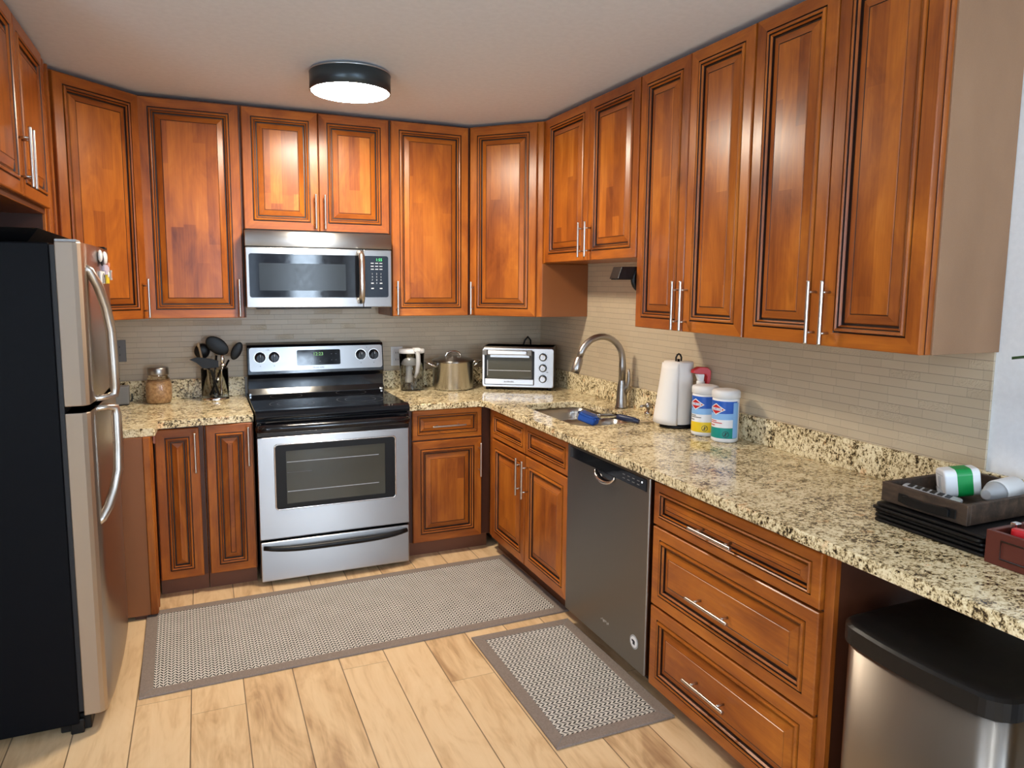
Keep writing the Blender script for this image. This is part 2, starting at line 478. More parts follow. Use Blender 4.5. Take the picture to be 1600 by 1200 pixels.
# ------------------------------------------------------------------ doors, handles, cabinets
def door_mesh(w, h, s=1.0, drawer=False, t=.02):
    prof = [(0, 0, 0), (0, -t+.003, 0), (.003, -t, 0), (.043*s, -t, 0), (.0445*s, -t+.0035, 1), (.0475*s, -t+.0035, 1),
            (.049*s, -t-.003, 0), (.054*s, -t-.0055, 0), (.058*s, -t-.003, 0), (.059*s, -t+.001, 1), (.0615*s, -t+.001, 1), (.063*s, -t-.0005, 0),
            (.067*s, -t+.006, 0), (.0685*s, -t+.012, 1), (.0735*s, -t+.012, 1), (.076*s, -t+.009, 0), (.100*s, -t+.001, 0), (.101*s, -t+.0022, 1), (.1022*s, -t+.0022, 1), (.104*s, -t, 2)]
    mb = MB(); vs = []
    for d, y, _ in prof: vs += [(d, y, d), (w-d, y, d), (w-d, y, h-d), (d, y, h-d)]
    mb.v = vs
    for j in range(len(prof)-1):
        for i in range(4):
            a, b = 4*j+i, 4*j+(i+1) % 4
            c = prof[j+1][2]
            hor = i in (0, 2)
            if drawer: idx = 1 if c == 1 else 3
            else: idx = 1 if c == 1 else (3 if hor else 0)
            mb.f.append([a, b, b+4, a+4]); mb.m.append(idx); mb.s.append(False)
    k = 4*(len(prof)-1)
    mb.f.append([k, k+1, k+2, k+3]); mb.m.append(4 if drawer else 2); mb.s.append(False)
    mb.f.append([3, 2, 1, 0]); mb.m.append(0); mb.s.append(False)
    return mb
DOOR_MATS = ['wood', 'glaze', 'panel', 'rail', 'hpanel']

def handle_mb(L, vert=True, off=.034, r=.0058):
    mb = MB()
    def P(a, d): return (0, -d, a) if vert else (a, -d, 0)
    mb.tube([P(-L/2, off), P(-L/2+.004, off), P(L/2-.004, off), P(L/2, off)], r, 12)
    for a in (-L*.32, L*.32): mb.tube([P(a, 0), P(a, off)], .0042, 10)
    return mb

def door(cab, x, z, w, h, y, s=1.0, drawer=False, handle=None, rot=None, loc=None):
    """handle: (hx, hz, length, vertical) in the door's own coordinates"""
    d = part('drawer_front' if drawer else 'door', door_mesh(w, h, s, drawer), DOOR_MATS, cab, False, 0, 2, loc or (x, y, z), rot)
    if handle:
        hx, hz, L, vert = handle
        part('handle', handle_mb(L, vert), 'nickel', d, False, 0, 2, (hx, -.02, hz), None, 'brushed nickel bar handle')
    return d

def cab(name, label, loc, rotz, w, h, d, side=(None, None), toe=0, group=None, cat='cabinet', tub=0):
    c = thing(name, label, cat, loc, rotz, group)
    b = MB()
    if tub:
        o_ = [(0, -d), (w, -d), (w, 0), (0, 0)]; i_ = [(.018, -d+.02), (w-.018, -d+.02), (w-.018, -.015), (.018, -.015)]
        b.v = [(x, y, toe) for x, y in o_]+[(x, y, h) for x, y in o_]+[(x, y, h) for x, y in i_]+[(x, y, toe+.018) for x, y in i_]
        for j in range(3):
            for i in range(4): b.f.append([4*j+i, 4*j+(i+1) % 4, 4*j+4+(i+1) % 4, 4*j+4+i])
        b.f += [[3, 2, 1, 0], [12, 13, 14, 15]]; b.m = [0]*14; b.s = [False]*14
    else: b.box(0, w, -d, 0, toe, h, 0)
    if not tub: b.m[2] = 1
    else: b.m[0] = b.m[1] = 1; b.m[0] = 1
    part('body', b, ['wood', 'dark_wood_and_gap_shade'], c, False, .0015, 1)  # body front is darker: shade of the door gaps put into the colour
    if toe:
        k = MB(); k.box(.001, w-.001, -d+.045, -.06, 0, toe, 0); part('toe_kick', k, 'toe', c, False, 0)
    return c

ZU0, ZU1, ZUB = 1.313, 2.377, 2.386   # wall cabinets: door bottom, door top, body top
ZC, ZCB = 0.861, 0.826               # counter top and underside
XR, XL = -1.094, -1.860              # right and left side of the range
GU, GB = 'wall cabinets under the ceiling', 'base cabinets under the counter'
FU = .296                            # wall cabinet body depth
DH = .190
H = ZU1-ZU0

# ------------------------------------------------------------------ room
b = MB().box(-4.6, 0, -7.6, 0.0, -.06, 0); struct('floor', b, 'floor')
b = MB().box(-4.6, 0.12, -7.6, .12, 2.40, 2.46); struct('ceiling', b, 'ceiling')
b = MB().box(-4.6, .12, 0, .12, -.06, 2.40); struct('wall_back', b, 'wall')
b = MB().box(0, .12, -7.6, 0, -.06, 2.40); struct('wall_right', b, 'wall')
b = MB().box(-3.07, -2.95, -1.95, 0, 0, 2.40); struct('wall_left', b, 'wall')
b = MB().box(-4.72, -4.6, -7.6, -6.85, -.06, 2.46); b.box(-4.72, -4.6, -4.35, .12, -.06, 2.46)
b.box(-4.72, -4.6, -6.85, -4.35, -.06, .40); b.box(-4.72, -4.6, -6.85, -4.35, 2.20, 2.46)
struct('wall_far_left', b, 'wall_dim')
b = MB()
for a0, a1 in ((-6.85, -6.79), (-5.63, -5.57), (-4.41, -4.35)): b.box(-4.70, -4.62, a0, a1, .40, 2.20)
b.box(-4.70, -4.62, -6.79, -4.41, .40, .46); b.box(-4.70, -4.62, -6.79, -4.41, 2.14, 2.20)
wn = struct('added_window', b, 'white')  # unseen window added to go with the fill light on the left
part('pane', MB().box(-4.664, -4.658, -6.79, -5.63, .46, 2.14).box(-4.664, -4.658, -5.57, -4.41, .46, 2.14), 'glass', wn, True)
b = MB()
b.box(-4.72, -2.35, -7.72, -7.6, -.06, 2.46); b.box(-.35, .12, -7.72, -7.6, -.06, 2.46)
b.box(-2.35, -.35, -7.72, -7.6, -.06, .55); b.box(-2.35, -.35, -7.72, -7.6, 2.15, 2.46)
struct('wall_rear', b, 'wall_dim')
b = MB()
for x0, x1 in ((-2.35, -2.29), (-1.38, -1.32), (-.41, -.35)): b.box(x0, x1, -7.70, -7.62, .55, 2.15)
b.box(-2.29, -.41, -7.70, -7.62, .55, .61); b.box(-2.29, -.41, -7.70, -7.62, 2.09, 2.15)
wn = struct('window_1', b, 'white')
g = MB().box(-2.29, -1.38, -7.664, -7.658, .61, 2.09); g.box(-1.32, -.41, -7.664, -7.658, .61, 2.09)
part('pane', g, 'glass', wn, True)

# tile splashbacks
b = MB().box(-2.948, -.001, -.009, -.001, .965, 1.42); b.box(-1.858, -1.096, -.009, -.001, 1.42, 1.80)
solo('tile_backsplash', b, 'tile_x', 'beige narrow mosaic tile backsplash on the back wall behind the range and toaster oven', 'backsplash', (0, 0, 0))
b = MB().box(-.009, -.001, -2.936, -.009, .965, 1.72)
solo('tile_backsplash', b, 'tile_y', 'beige narrow mosaic tile backsplash on the right wall behind the faucet', 'backsplash', (0, 0, 0))

# ------------------------------------------------------------------ wall cabinets, back wall
def hset(w, right, low=True, L=DH, h=None, inset=.022):
    return ((w-inset) if right else inset, (.006+L/2) if low else (h-.012-L/2), L, True)

c = cab('wall_cabinet', 'tall single-door cherry wall cabinet just left of the microwave', (-2.330, -.001, ZU0), 0, .470, ZUB-ZU0, FU, group=GU)
door(c, .005, 0, .455, H, -FU, handle=hset(.455, True))
c = cab('wall_cabinet', 'short two-door cherry wall cabinet directly above the microwave', (XL, -.001, 1.768), 0, .766, ZUB-1.768, FU, group=GU)
wd = .376; hh = ZU1-1.768
door(c, .005, 0, wd, hh, -FU, handle=(wd-.020, .10, .18, True))
door(c, .385, 0, wd, hh, -FU, handle=(.024, .10, .18, True))
c = cab('wall_cabinet', 'tall single-door cherry wall cabinet just right of the microwave', (XR, -.001, ZU0), 0, .475, ZUB-ZU0, FU, group=GU)
door(c, .010, 0, .450, H, -FU, handle=hset(.450, False))

# diagonal corner cabinets
def corner_cab(label, poly, S, D, w, right, side=None):
    c = thing('corner_wall_cabinet', label, 'cabinet', (poly[0][0], poly[0][1], ZU0), 0, GU)
    b = MB().prism([(x, y) for x, y in poly], ZU0, ZUB, 'z')
    part('body', b, 'wood', c, True, .0015, 1)
    if side: part('side_panel', side, 'lamwood', c, True, .001, 1, label='plain cinnamon brown side panel')
    ang = math.atan2(D[1], D[0])
    door(c, 0, 0, w, H, 0, handle=hset(w, right), rot=(0, 0, ang), loc=(S[0]-poly[0][0], S[1]-poly[0][1], 0))
    return c
R2 = math.sqrt(.5)
sd = MB().box(-.302, -.010, -.624, -.617, ZU0+.001, 1.61)
corner_cab('diagonal-front cherry corner wall cabinet above the toaster oven', [(-.002, -.010), (-.617, -.010), (-.617, -.297), (-.303, -.617), (-.002, -.617)],
           (-.610, -.304), (R2, -R2), .405, False, sd)
corner_cab('diagonal-front cherry corner wall cabinet in the left corner behind the fridge', [(-2.948, -.010), (-2.948, -.617), (-2.640, -.617), (-2.332, -.297), (-2.332, -.010)],
           (-2.634, -.611), (.7071, .7071), .428, True)

# ------------------------------------------------------------------ wall cabinets, right wall (rotated: local x runs towards the camera)
RW = -PI/2
c = cab('wall_cabinet', 'short two-door cherry wall cabinet above the sink', (-.001, -.655, 1.616), RW, .921, ZUB-1.616, FU, group=GU)
hh = ZU1-1.616
door(c, .022, 0, .463, hh, -FU, handle=(.463-.030, .10, .17, True))
door(c, .490, 0, .426, hh, -FU, handle=(.030, .10, .17, True))
f = MB().box(-.034, -.001, -FU, -.02, 0, ZUB-1.616); part('filler', f, 'wood', c, False)
c = cab('wall_cabinet', 'tall two-door cherry wall cabinet right of the sink, above the paper towel', (-.001, -1.577, ZU0), RW, .682, ZUB-ZU0, FU, group=GU)
door(c, .004, 0, .330, H, -FU, handle=(.330-.024, .102, .195, True))
door(c, .338, 0, .339, H, -FU, handle=(.024, .102, .195, True))
c = cab('wall_cabinet', 'tall two-door cherry wall cabinet nearest the camera with a bare tan end panel', (-.001, -2.260, ZU0), RW, .678, ZUB-ZU0, FU, group=GU)
door(c, .004, 0, .336, H, -FU, handle=(.336-.024, .102, .195, True))
door(c, .345, 0, .328, H, -FU, handle=(.024, .102, .195, True))
s_ = MB().box(.676, .684, -FU+.018, -.001, 0, ZUB-ZU0); part('side_panel', s_, 'lam', c, False, .001, 1, label='bare tan laminate end panel')

# ------------------------------------------------------------------ cabinet over the fridge (left wall: local x runs away from the camera)
LW = PI/2
z0 = 1.760
c = cab('wall_cabinet', 'two-door cherry wall cabinet over the fridge', (-2.949, -1.812, z0), LW, .960, ZUB-z0, .310, group=GU)
hh = ZU1-1.782
door(c, .003, .022, .474, hh, -.310, handle=(.474-.022, .125, .20, True))
door(c, .482, .022, .474, hh, -.310, handle=(.026, .125, .20, True))
f = MB().box(.962, 1.192, -.310, -.25, -.447, ZUB-z0)
f.box(.985, 1.010, -.322, -.310, -.447, ZUB-z0); f.box(1.050, 1.085, -.318, -.310, -.447, ZUB-z0); f.box(1.125, 1.150, -.322, -.310, -.447, ZUB-z0)
part('filler_panel', f, 'wood', c, False, .003, 2)
f = MB().box(.955, .962, -.300, -.004, -.447, 0); part('side_panel', f, 'dark_wood_and_gap_shade', c, False)
f = MB().box(.0, .954, -.012, -.002, -.13, 0); part('back_panel', f, 'dark_wood_and_gap_shade', c, False)

# ------------------------------------------------------------------ base cabinets, back wall
TB = .088
BH = ZCB-.002
c = cab('base_cabinet', 'narrow single-door cherry base cabinet touching the left side of the range', (-2.088, -.004, 0), 0, .222, BH, .636, toe=TB, group=GB)
door(c, .008, TB+.006, .209, .822-TB-.006, -.636, .92, handle=(.209-.022, .728-.11, .19, True))
c = cab('base_cabinet', 'narrow single-door cherry base cabinet second from the range, beside the fridge', (-2.303, -.004, 0), 0, .213, BH, .636, toe=TB, group=GB)
door(c, .006, TB+.004, .186, .815-TB-.004, -.636, .92, handle=(.186-.018, .718-.11, .19, True))
t_ = MB().box(-.001, .008, -.664, -.658, .755, .79); part('latch_tab', t_, 'peach', c, False, .001, 1, label='small peach plastic tab')
c = thing('base_cabinet', 'plain-fronted cherry base cabinet standing forward beside the fridge door', 'cabinet', (-2.948, -.004, 0), 0, GB)
part('body', MB().box(-2.946, -2.308, -.845, -.006, .07, BH), ['dark_wood_and_gap_shade'], c, True, .001, 1)
part('front_panel', MB().box(-2.946, -2.335, -.855, -.846, .02, BH), 'lamwood', c, True, .001, 1)
p_ = MB().box(-2.334, -2.306, -.858, -.640, .02, BH); p_.box(-2.316, -2.303, -.850, -.825, .02, BH); p_.box(-2.3065, -2.301, -.790, -.760, .02, BH)
part('corner_post', p_, 'wood', c, True, .003, 2)
part('foot', MB().box(-2.40, -2.345, -.84, -.70, 0, .02), 'dark_wood_and_gap_shade', c, True)

c = cab('base_cabinet', 'cherry base cabinet with one drawer over one door, right of the range', (-1.090, -.004, 0), 0, .480, BH, .606, toe=TB, group=GB)
door(c, .026, .660, .396, .162, -.606, .62, True, handle=(.198, .075, .19, False))
door(c, .026, TB+.004, .396, .652-TB-.004, -.606, 1.0, handle=(.396-.016, .652-TB-.125, .19, True))

# ------------------------------------------------------------------ base cabinets, right wall
c = cab('sink_base_cabinet', 'cherry sink base cabinet with two false drawers over two doors', (-.004, -.632, 0), RW, .944, BH, .606, toe=TB, group=GB, tub=1)
part('filler', MB().box(-.001, .05, -.612, -.604, TB, BH), 'wood', c, False)
door(c, .058, .662, .428, .150, -.606, .62, True)
door(c, .494, .662, .444, .150, -.606, .62, True)
door(c, .058, TB+.004, .428, .652-TB-.004, -.606, 1.0, handle=(.428-.033, .652-TB-.115, .19, True))
door(c, .494, TB+.004, .444, .652-TB-.004, -.606, 1.0, handle=(.030, .652-TB-.115, .19, True))

c = cab('drawer_base_cabinet', 'cherry base cabinet with three wide drawers, right of the dishwasher', (-.004, -2.200, 0), RW, .744, BH, .606, toe=.058, group=GB)
door(c, .004, .656, .736, .152, -.606, .68, True, handle=(.335, .064, .20, False))
door(c, .004, .362, .736, .286, -.606, .92, True, handle=(.335, .122, .20, False))
door(c, .004, .056, .736, .298, -.606, .92, True, handle=(.335, .145, .20, False))
part('end_panel', MB().box(.758, .772, -.600, -.001, .0, BH), 'dark_wood_and_gap_shade', c, False, .001, 1)
part('face_stile', MB().box(.744, .774, -.612, -.594, .0, BH), 'wood', c, False, .001, 1)

# far support of the counter, past the right edge of the picture
b = MB().box(-.60, -.003, -.02, 0, 0, BH)
solo('support_panel', b, 'dark_wood_and_gap_shade', 'dark cherry panel holding up the near end of the counter', 'panel', (0, -4.28, 0), bevel=.001)

# ------------------------------------------------------------------ counters
def slab(outer, hole, z0, z1):
    bm = bmesh.new()
    def loop(pts):
        vs = [bm.verts.new((x, y, z1)) for x, y in pts]
        for i in range(len(vs)): bm.edges.new((vs[i], vs[(i+1) % len(vs)]))
    loop(outer)
    if hole: loop(hole)
    bmesh.ops.triangle_fill(bm, use_beauty=True, use_dissolve=False, edges=bm.edges[:])
    r = bmesh.ops.extrude_face_region(bm, geom=bm.faces[:])
    bmesh.ops.translate(bm, verts=[e for e in r['geom'] if isinstance(e, bmesh.types.BMVert)], vec=(0, 0, z0-z1))
    bmesh.ops.recalc_face_normals(bm, faces=bm.faces)
    mb = MB(); bm.verts.index_update()
    mb.v = [tuple(v.co) for v in bm.verts]
    for f in bm.faces: mb.f.append([v.index for v in f.verts]); mb.m.append(0); mb.s.append(False)
    bm.free(); return mb
def corner_round(p, q, s, r, n=5):
    """rounded corner at q between p and s"""
    p, q, s = Vector(p), Vector(q), Vector(s)
    a = (p-q).normalized(); c_ = (s-q).normalized()
    out = []
    for i in range(n+1):
        t = i/n; out.append(tuple(q + a*r*(1-t)**2 + c_*r*t**2))
    return out
SX0, SX1, SY0, SY1 = -.535, -.165, -1.490, -.845      # sink opening
hole = rrect(SX0, SX1, SY0, SY1, .085, 8)
outer = [(XR+.004, -.003), (XR+.004, -.652)] + corner_round((XR, -.652), (-.662, -.652), (-.662, -2), .05) + [(-.664, -4.30), (-.003, -4.30), (-.003, -.003)]
ct = thing('granite_countertop', 'long L-shaped beige granite countertop with the sink, right of the range', 'countertop', (-.3, -1.0, ZC-.035), 0)
part('slab', slab(outer, hole, ZCB, ZC), 'granite', ct, True, .004, 2)
sp_ = MB().box(XR+.004, -.021, -.0225, -.003, ZC, .968); sp_.box(-.0225, -.003, -4.30, -.003, ZC, .968)
part('backsplash_strip', sp_, 'granite', ct, True, .002, 1)
outer = [(-2.947, -.003), (-2.947, -.848)] + corner_round((-2.9, -.848), (-2.284, -.848), (-2.284, -.7), .012) + [(-2.278, -.690)] + [(XL-.004, -.652), (XL-.004, -.003)]
ct = thing('granite_countertop', 'short stepped beige granite countertop between fridge and range', 'countertop', (-2.3, -.4, ZC-.035), 0)
part('slab', slab(outer, None, ZCB, ZC), 'granite', ct, True, .004, 2)
part('backsplash_strip', MB().box(-2.947, XL-.004, -.0225, -.003, ZC, .968), 'granite', ct, True, .002, 1)

ZC += .0007
# ------------------------------------------------------------------ sink
sk = thing('sink', 'stainless steel double-bowl undermount sink', 'sink', (-.35, -1.17, ZCB-.2))
def bowl(y0, y1, zt, depth):
    mb = MB(); x0, x1 = SX0-.004, SX1+.004
    rings = [(0, zt, .09), (.004, zt-.03, .088), (.012, zt-depth*.8, .08), (.03, zt-depth*.97, .075), (.06, zt-depth, .06)]
    n = None
    for d, z, r in rings:
        p = rrect(x0+d, x1-d, y0+d, y1-d, max(r-.0, .03), 8); n = len(p); mb.v += [(a, b_, z) for a, b_ in p]
    for j in range(len(rings)-1):
        for i in range(n):
            i2 = (i+1) % n; mb.f.append([j*n+i, j*n+i2, (j+1)*n+i2, (j+1)*n+i]); mb.m.append(0); mb.s.append(True)
    k = (len(rings)-1)*n; mb.f.append([k+i for i in range(n)]); mb.m.append(0); mb.s.append(False)
    # outer shell so the bowl has thickness
    return mb
for y0, y1 in ((-1.155, SY1+.004), (SY0-.004, -1.175)):
    bo = part('bowl', bowl(y0, y1, ZCB-.022 if False else ZCB-.001, .19), 'steel_y', sk, True)
    md = bo.modifiers.new('sheet', 'SOLIDIFY'); md.thickness = .0015; md.offset = 1
    part('drain', MB().lathe([(.044, 0), (.040, .003), (.02, .001)], (-.35, (y0+y1)/2, ZCB-.189), 24), 'chrome', sk, True)
part('divider', MB().box(SX0+.02, SX1-.02, -1.176, -1.154, ZCB-.16, ZCB-.030), 'steel_y', sk, True, .006, 3)

# ------------------------------------------------------------------ faucet
fx, fy = -.078, -1.118
fc = thing('faucet', 'tall gooseneck pull-down faucet in satin nickel behind the sink', 'faucet', (fx, fy, ZC))
part('base', MB().lathe([(.033, 0), (.033, .006), (.029, .012), (.028, .05), (.024, .10), (.017, .15), (.0155, .165)], (fx, fy, ZC), 28), 'faucet', fc)
pts = [(fx, fy, ZC+.14), (fx, fy, ZC+.22)]
cx_, cz_, rr_ = fx-.128, ZC+.245, .128
for i in range(0, 15):
    a = PI*i/14*.93; pts.append((cx_+rr_*math.cos(a), fy, cz_+rr_*math.sin(a)))
part('spout', MB().tube(pts, [.0180]*2+[.0165]*15, 18), 'faucet', fc)
e = Vector(pts[-1]); dv = (e-Vector(pts[-2])).normalized()
hd = MB().tube([e, e+dv*.006, e+dv*.012, e+dv*.06, e+dv*.085], [.0165, .0170, .0205, .0235, .0220], 18)
sprh = part('spray_head', hd, 'faucet', fc)
part('button', MB().tube([e+dv*.03+Vector((.018, 0, .0)), e+dv*.055+Vector((.020, 0, 0))], .007, 10), 'black', sprh)
lv = MB().tube([(fx+.010, fy-.012, ZC+.075), (fx+.016, fy-.030, ZC+.11), (fx+.017, fy-.038, ZC+.145), (fx+.015, fy-.040, ZC+.185), (fx+.013, fy-.039, ZC+.205)], [.014, .013, .010, .0075, .006], 14)
part('lever', lv, 'faucet', fc)
so = thing('soap_dispenser', 'small dark chrome soap dispenser between faucet and paper towel', 'dispenser', (-.068, -1.345, ZC))
part('base', MB().lathe([(.020, 0), (.019, .014), (.010, .018), (.009, .034)], (-.068, -1.345, ZC), 20), 'chrome', so)
part('pump_head', MB().lathe([(.015, .034), (.017, .042), (.014, .056), (.006, .062)], (-.068, -1.345, ZC), 20).tube([(-.068, -1.345, ZC+.048), (-.115, -1.345, ZC+.044)], .006, 10), 'faucet', so)

# ------------------------------------------------------------------ range
rg = thing('range', 'freestanding electric range with black glass cooktop and steel oven door', 'stove', (-1.477, -.35, 0))
x0, x1 = -1.856, -1.098
b = MB().box(x0, x1, -.655, -.02, .03, .845); part('body', b, 'black_gloss', rg, True, .002, 1)
for px in (x0+.04, x1-.04):
    for py in (-.60, -.08): part('foot', MB().lathe([(.016, 0), (.016, .03)], (px, py, 0), 12), 'black', rg)
# cooktop
poly = [(-.010, .845), (-.010, .872), (-.60, .872), (-.63, .876), (-.670, .877), (-.692, .868), (-.700, .852), (-.697, .838), (-.66, .832), (-.64, .845)]
ck = part('cooktop', MB().prism(poly, x0-.002, x1+.002, 'x'), 'black_glass', rg, True, .003, 2)
def ring(cx, cy_, r):
    mb = MB(); seg = 48
    for i in range(seg):
        a = 2*PI*i/seg
        for q in (r-.0016, r): mb.v.append((cx+q*math.cos(a), cy_+q*math.sin(a), .8724))
    for i in range(seg):
        j = (i+1) % seg; mb.f.append([2*i, 2*i+1, 2*j+1, 2*j]); mb.m.append(0); mb.s.append(False)
    return mb
for cx, cy_, rs in ((-1.66, -.46, (.112, .075)), (-1.30, -.44, (.125, .082)), (-1.66, -.19, (.085,)), (-1.30, -.18, (.085,))):
    part('burner_ring', merge(*[ring(cx, cy_, r) for r in rs]), 'ring_grey', ck)
for px in (x0+.012, x1-.012): part('corner_clip', MB().box(px-.006, px+.006, -.135, -.105, .872, .886), 'chrome', ck, True, .002, 2)
# backguard
poly = [(-.012, .872), (-.012, 1.152), (-.030, 1.158), (-.088, 1.150), (-.100, 1.138), (-.118, .985), (-.100, .965), (-.100, .905), (-.120, .872)]
bg = part('backguard', MB().prism(poly, x0+.002, x1+.006, 'x'), 'black_gloss', rg, True, .004, 2)
def bgp(x, v, d):  # a point on the tilted steel fascia: v along its height, d out of it
    z = .993+v; y = -.1177+(z-.985)*.1176
    return (x, y-d*.993, z-d*.117)
def plate(pl, d0, d1, mats, name, parent, bevel=0):
    n = len(pl); mb = MB(); mb.v = [bgp(x, v, d0) for x, v in pl]+[bgp(x, v, d1) for x, v in pl]
    mb.f = [list(range(n))[::-1], list(range(n, 2*n))]+[[i, (i+1) % n, n+(i+1) % n, n+i] for i in range(n)]
    mb.m = [0]*(n+2); mb.s = [False]*(n+2)
    return part(name, mb, mats, parent, True, bevel)
fa = plate(rrect(-1.842, -1.100, .012, .143, .014), .0, .004, 'steel', 'control_fascia', bg)
dp = plate(rrect(-1.588, -1.345, .038, .124, .008), .004, .0055, 'black_glass', 'display', bg)
part('digits', text_mb('12:23', .026, lambda x, y, d: bgp(-1.470+x, .100+y, .0058+d), depth=.0002), 'led_dim', dp)
for q in ((-1.395, .10), (-1.370, .10), (-1.395, .065), (-1.370, .065), (-1.55, .06), (-1.51, .06), (-1.46, .06)):
    part('legend', text_mb('--', .012, lambda x, y, d, q=q: bgp(q[0]+x, q[1]+y, .0058+d), depth=.0002), 'legend', dp)
part('lettering', text_mb('FRIGIDAIRE', .0125, lambda x, y, d: bgp(-1.470+x, .0235+y, .0043+d), depth=.0002), 'ink', bg)
for kx, kv in ((-1.786, .090), (-1.711, .090), (-1.226, .090), (-1.150, .090)):
    kb = MB().lathe([(.029, 0), (.029, .006), (.025, .010), (.024, .024), (.021, .027)], (0, 0, 0), 28)
    kb.box(-.0055, .0055, -.023, .023, .024, .033)
    kb.v = [bgp(kx+x, kv+y, .004+z) for x, y, z in kb.v]
    k_ = part('knob', kb, 'black_gloss', bg, True, .0012, 1)
    mk = MB().box(-.0015, .0015, .008, .021, .0332, .0338); mk.v = [bgp(kx+x, kv+y, .004+z) for x, y, z in mk.v]
    part('pointer', mk, 'print_white', k_)
    rgm = MB().lathe([(.0325, 0), (.0325, .001)], (0, 0, 0), 28); rgm.v = [bgp(kx+x, kv+y, .004+z) for x, y, z in rgm.v]
    part('bezel', rgm, 'chrome', k_)
sm = merge(*[text_mb('o', .012, lambda x, y, d, q=q: bgp(q+x, .042+y, .0043+d), depth=.0002) for q in (-1.786, -1.711, -1.226, -1.150)],
           text_mb('• ON', .010, lambda x, y, d: bgp(-1.745+x, .129+y, .0043+d), depth=.0002), text_mb('•', .018, lambda x, y, d: bgp(-1.19+x, .130+y, .0043+d), depth=.0002))
part('legends', sm, 'ink', bg)
# oven door
od = part('oven_door', MB().box(x0+.002, x1-.002, -.690, -.656, .236, .748), 'steel', rg, True, .005, 3)
bd = MB().box(x0+.001, x1-.001, -.689, -.656, .750, .829); part('top_band', bd, 'black_gloss', od, True, .004, 2, label='gloss black top band of the oven door')
hb = MB()
hp = [(x0+.012, -.690, .792), (x0+.022, -.722, .797), (x0+.05, -.736, .799), (x0+.12, -.740, .800)] + [(x, -.742, .800) for x in (-1.6, -1.47, -1.35)] + [(x1-.12, -.740, .800), (x1-.05, -.736, .799), (x1-.022, -.722, .797), (x1-.012, -.690, .792)]
hb.tube(hp, .0175, 14, flat=(1.0, 1.15)); part('handle', hb, 'black_gloss', od, label='gloss black oven door handle')
wf = MB(); pl_o = rrect(-1.770, -1.178, .388, .706, .014); pl_i = rrect(-1.722, -1.229, .410, .676, .004)
n = len(pl_o)
wf.v = [(a, -.6985+.006, z) for a, z in pl_o]+[(a, -.6985+.004, z) for a, z in pl_o]+[(a, -.6985+.004, z) for a, z in pl_i]+[(a, -.6985+.008, z) for a, z in pl_i]
for j in range(3):
    for i in range(n): wf.f.append([j*n+i, j*n+(i+1) % n, (j+1)*n+(i+1) % n, (j+1)*n+i]); wf.m.append(0); wf.s.append(False)
wfo = part('window_frame', wf, 'black', od)
part('window_rim', MB().tube([(a, -.691, z) for a, z in rrect(-1.774, -1.174, .384, .710, .016)], .0042, 8, closed=True), 'chrome', od)
ow = part('oven_window', MB().prism(pl_i, -.6912, -.6900, 'y'), 'oven_glass', od)
for zz in (.618, .470):
    part('rack_bar', MB().box(-1.718, -1.262, -.6918, -.6912, zz, zz+.003), 'legend', ow)
part('rack_bar', MB().box(-1.718, -1.60, -.6918, -.6912, .566, .568), 'ring_grey', ow)
# drawer
dr = part('storage_drawer', MB().box(x0+.004, x1-.004, -.690, -.656, .022, .224), 'steel', rg, True, .006, 3)
hp = []
for i in range(21):
    t = i/20; a = abs(2*t-1); xx = x0+.018+(x1-x0-.036)*t
    hp.append((xx, -.694-.026*(1-a**4), .186-.0*(1-a*a)+(.012*a**4)))
part('handle', MB().tube(hp, [.011+.005*(1-abs(2*i/20-1)**3) for i in range(21)], 12), 'black', dr, label='black bowed drawer handle')

# ------------------------------------------------------------------ microwave
mw = thing('microwave', 'stainless over-the-range microwave with black window', 'microwave', (-1.486, -.2, 1.366))
x0, x1 = -1.862, -1.110
part('body', MB().box(x0+.006, x1-.006, -.368, -.012, 1.366, 1.7670), 'black', mw, True, .003, 1)
poly = [(-.368, 1.678), (-.368, 1.760), (-.392, 1.757), (-.402, 1.735), (-.404, 1.705), (-.402, 1.679)]
part('vent_hood', MB().prism(poly, x0, x1, 'x', smooth=True), 'steel', mw, True, .002, 2)
md_ = part('door', MB().box(x0, -1.2650, -.400, -.368, 1.367, 1.674), 'steel', mw, True, .004, 2)
wg = part('window_surround', MB().prism(rrect(-1.846, -1.268, 1.419, 1.642, .012), -.4025, -.3995, 'y'), 'black_glass', md_)
part('window', MB().prism(rrect(-1.798, -1.360, 1.455, 1.594, .004), -.4032, -.4020, 'y'), 'mw_glass', wg)
hp = [(-1.284, -.400, 1.658), (-1.284, -.425, 1.655), (-1.284, -.446, 1.640), (-1.284, -.454, 1.61), (-1.284, -.456, 1.54), (-1.284, -.456, 1.47), (-1.284, -.452, 1.435), (-1.284, -.440, 1.412), (-1.284, -.420, 1.400), (-1.284, -.400, 1.399)]
part('handle', MB().tube(hp, [.012, .015, .017, .0165, .016, .016, .0165, .017, .015, .012], 14), 'nickel', md_, label='curved brushed steel bar handle')
part('lettering', text_mb('FRIGIDAIRE', .0125, lambda x, y, d: (-1.555+x, -.4004-d, 1.396+y), depth=.0002), 'ink', md_)
pf = part('control_panel', MB().box(-1.2635, x1, -.400, -.368, 1.367, 1.674), 'steel', mw, True, .004, 2)
kp = part('keypad', MB().prism(rrect(-1.262, -1.129, 1.420, 1.642, .012), -.4025, -.3995, 'y'), 'panel_glass', pf)
part('digits', text_mb('1:55', .021, lambda x, y, d: (-1.180+x, -.4028-d, 1.621+y), depth=.0002), 'led', kp)
ks = []
for i, z in enumerate((1.603, 1.587, 1.571)):
    for j, x in enumerate((-1.217, -1.193, -1.170)): ks.append(MB().box(x-.008, x+.008, -.4030, -.4024, z-.002, z+.002))
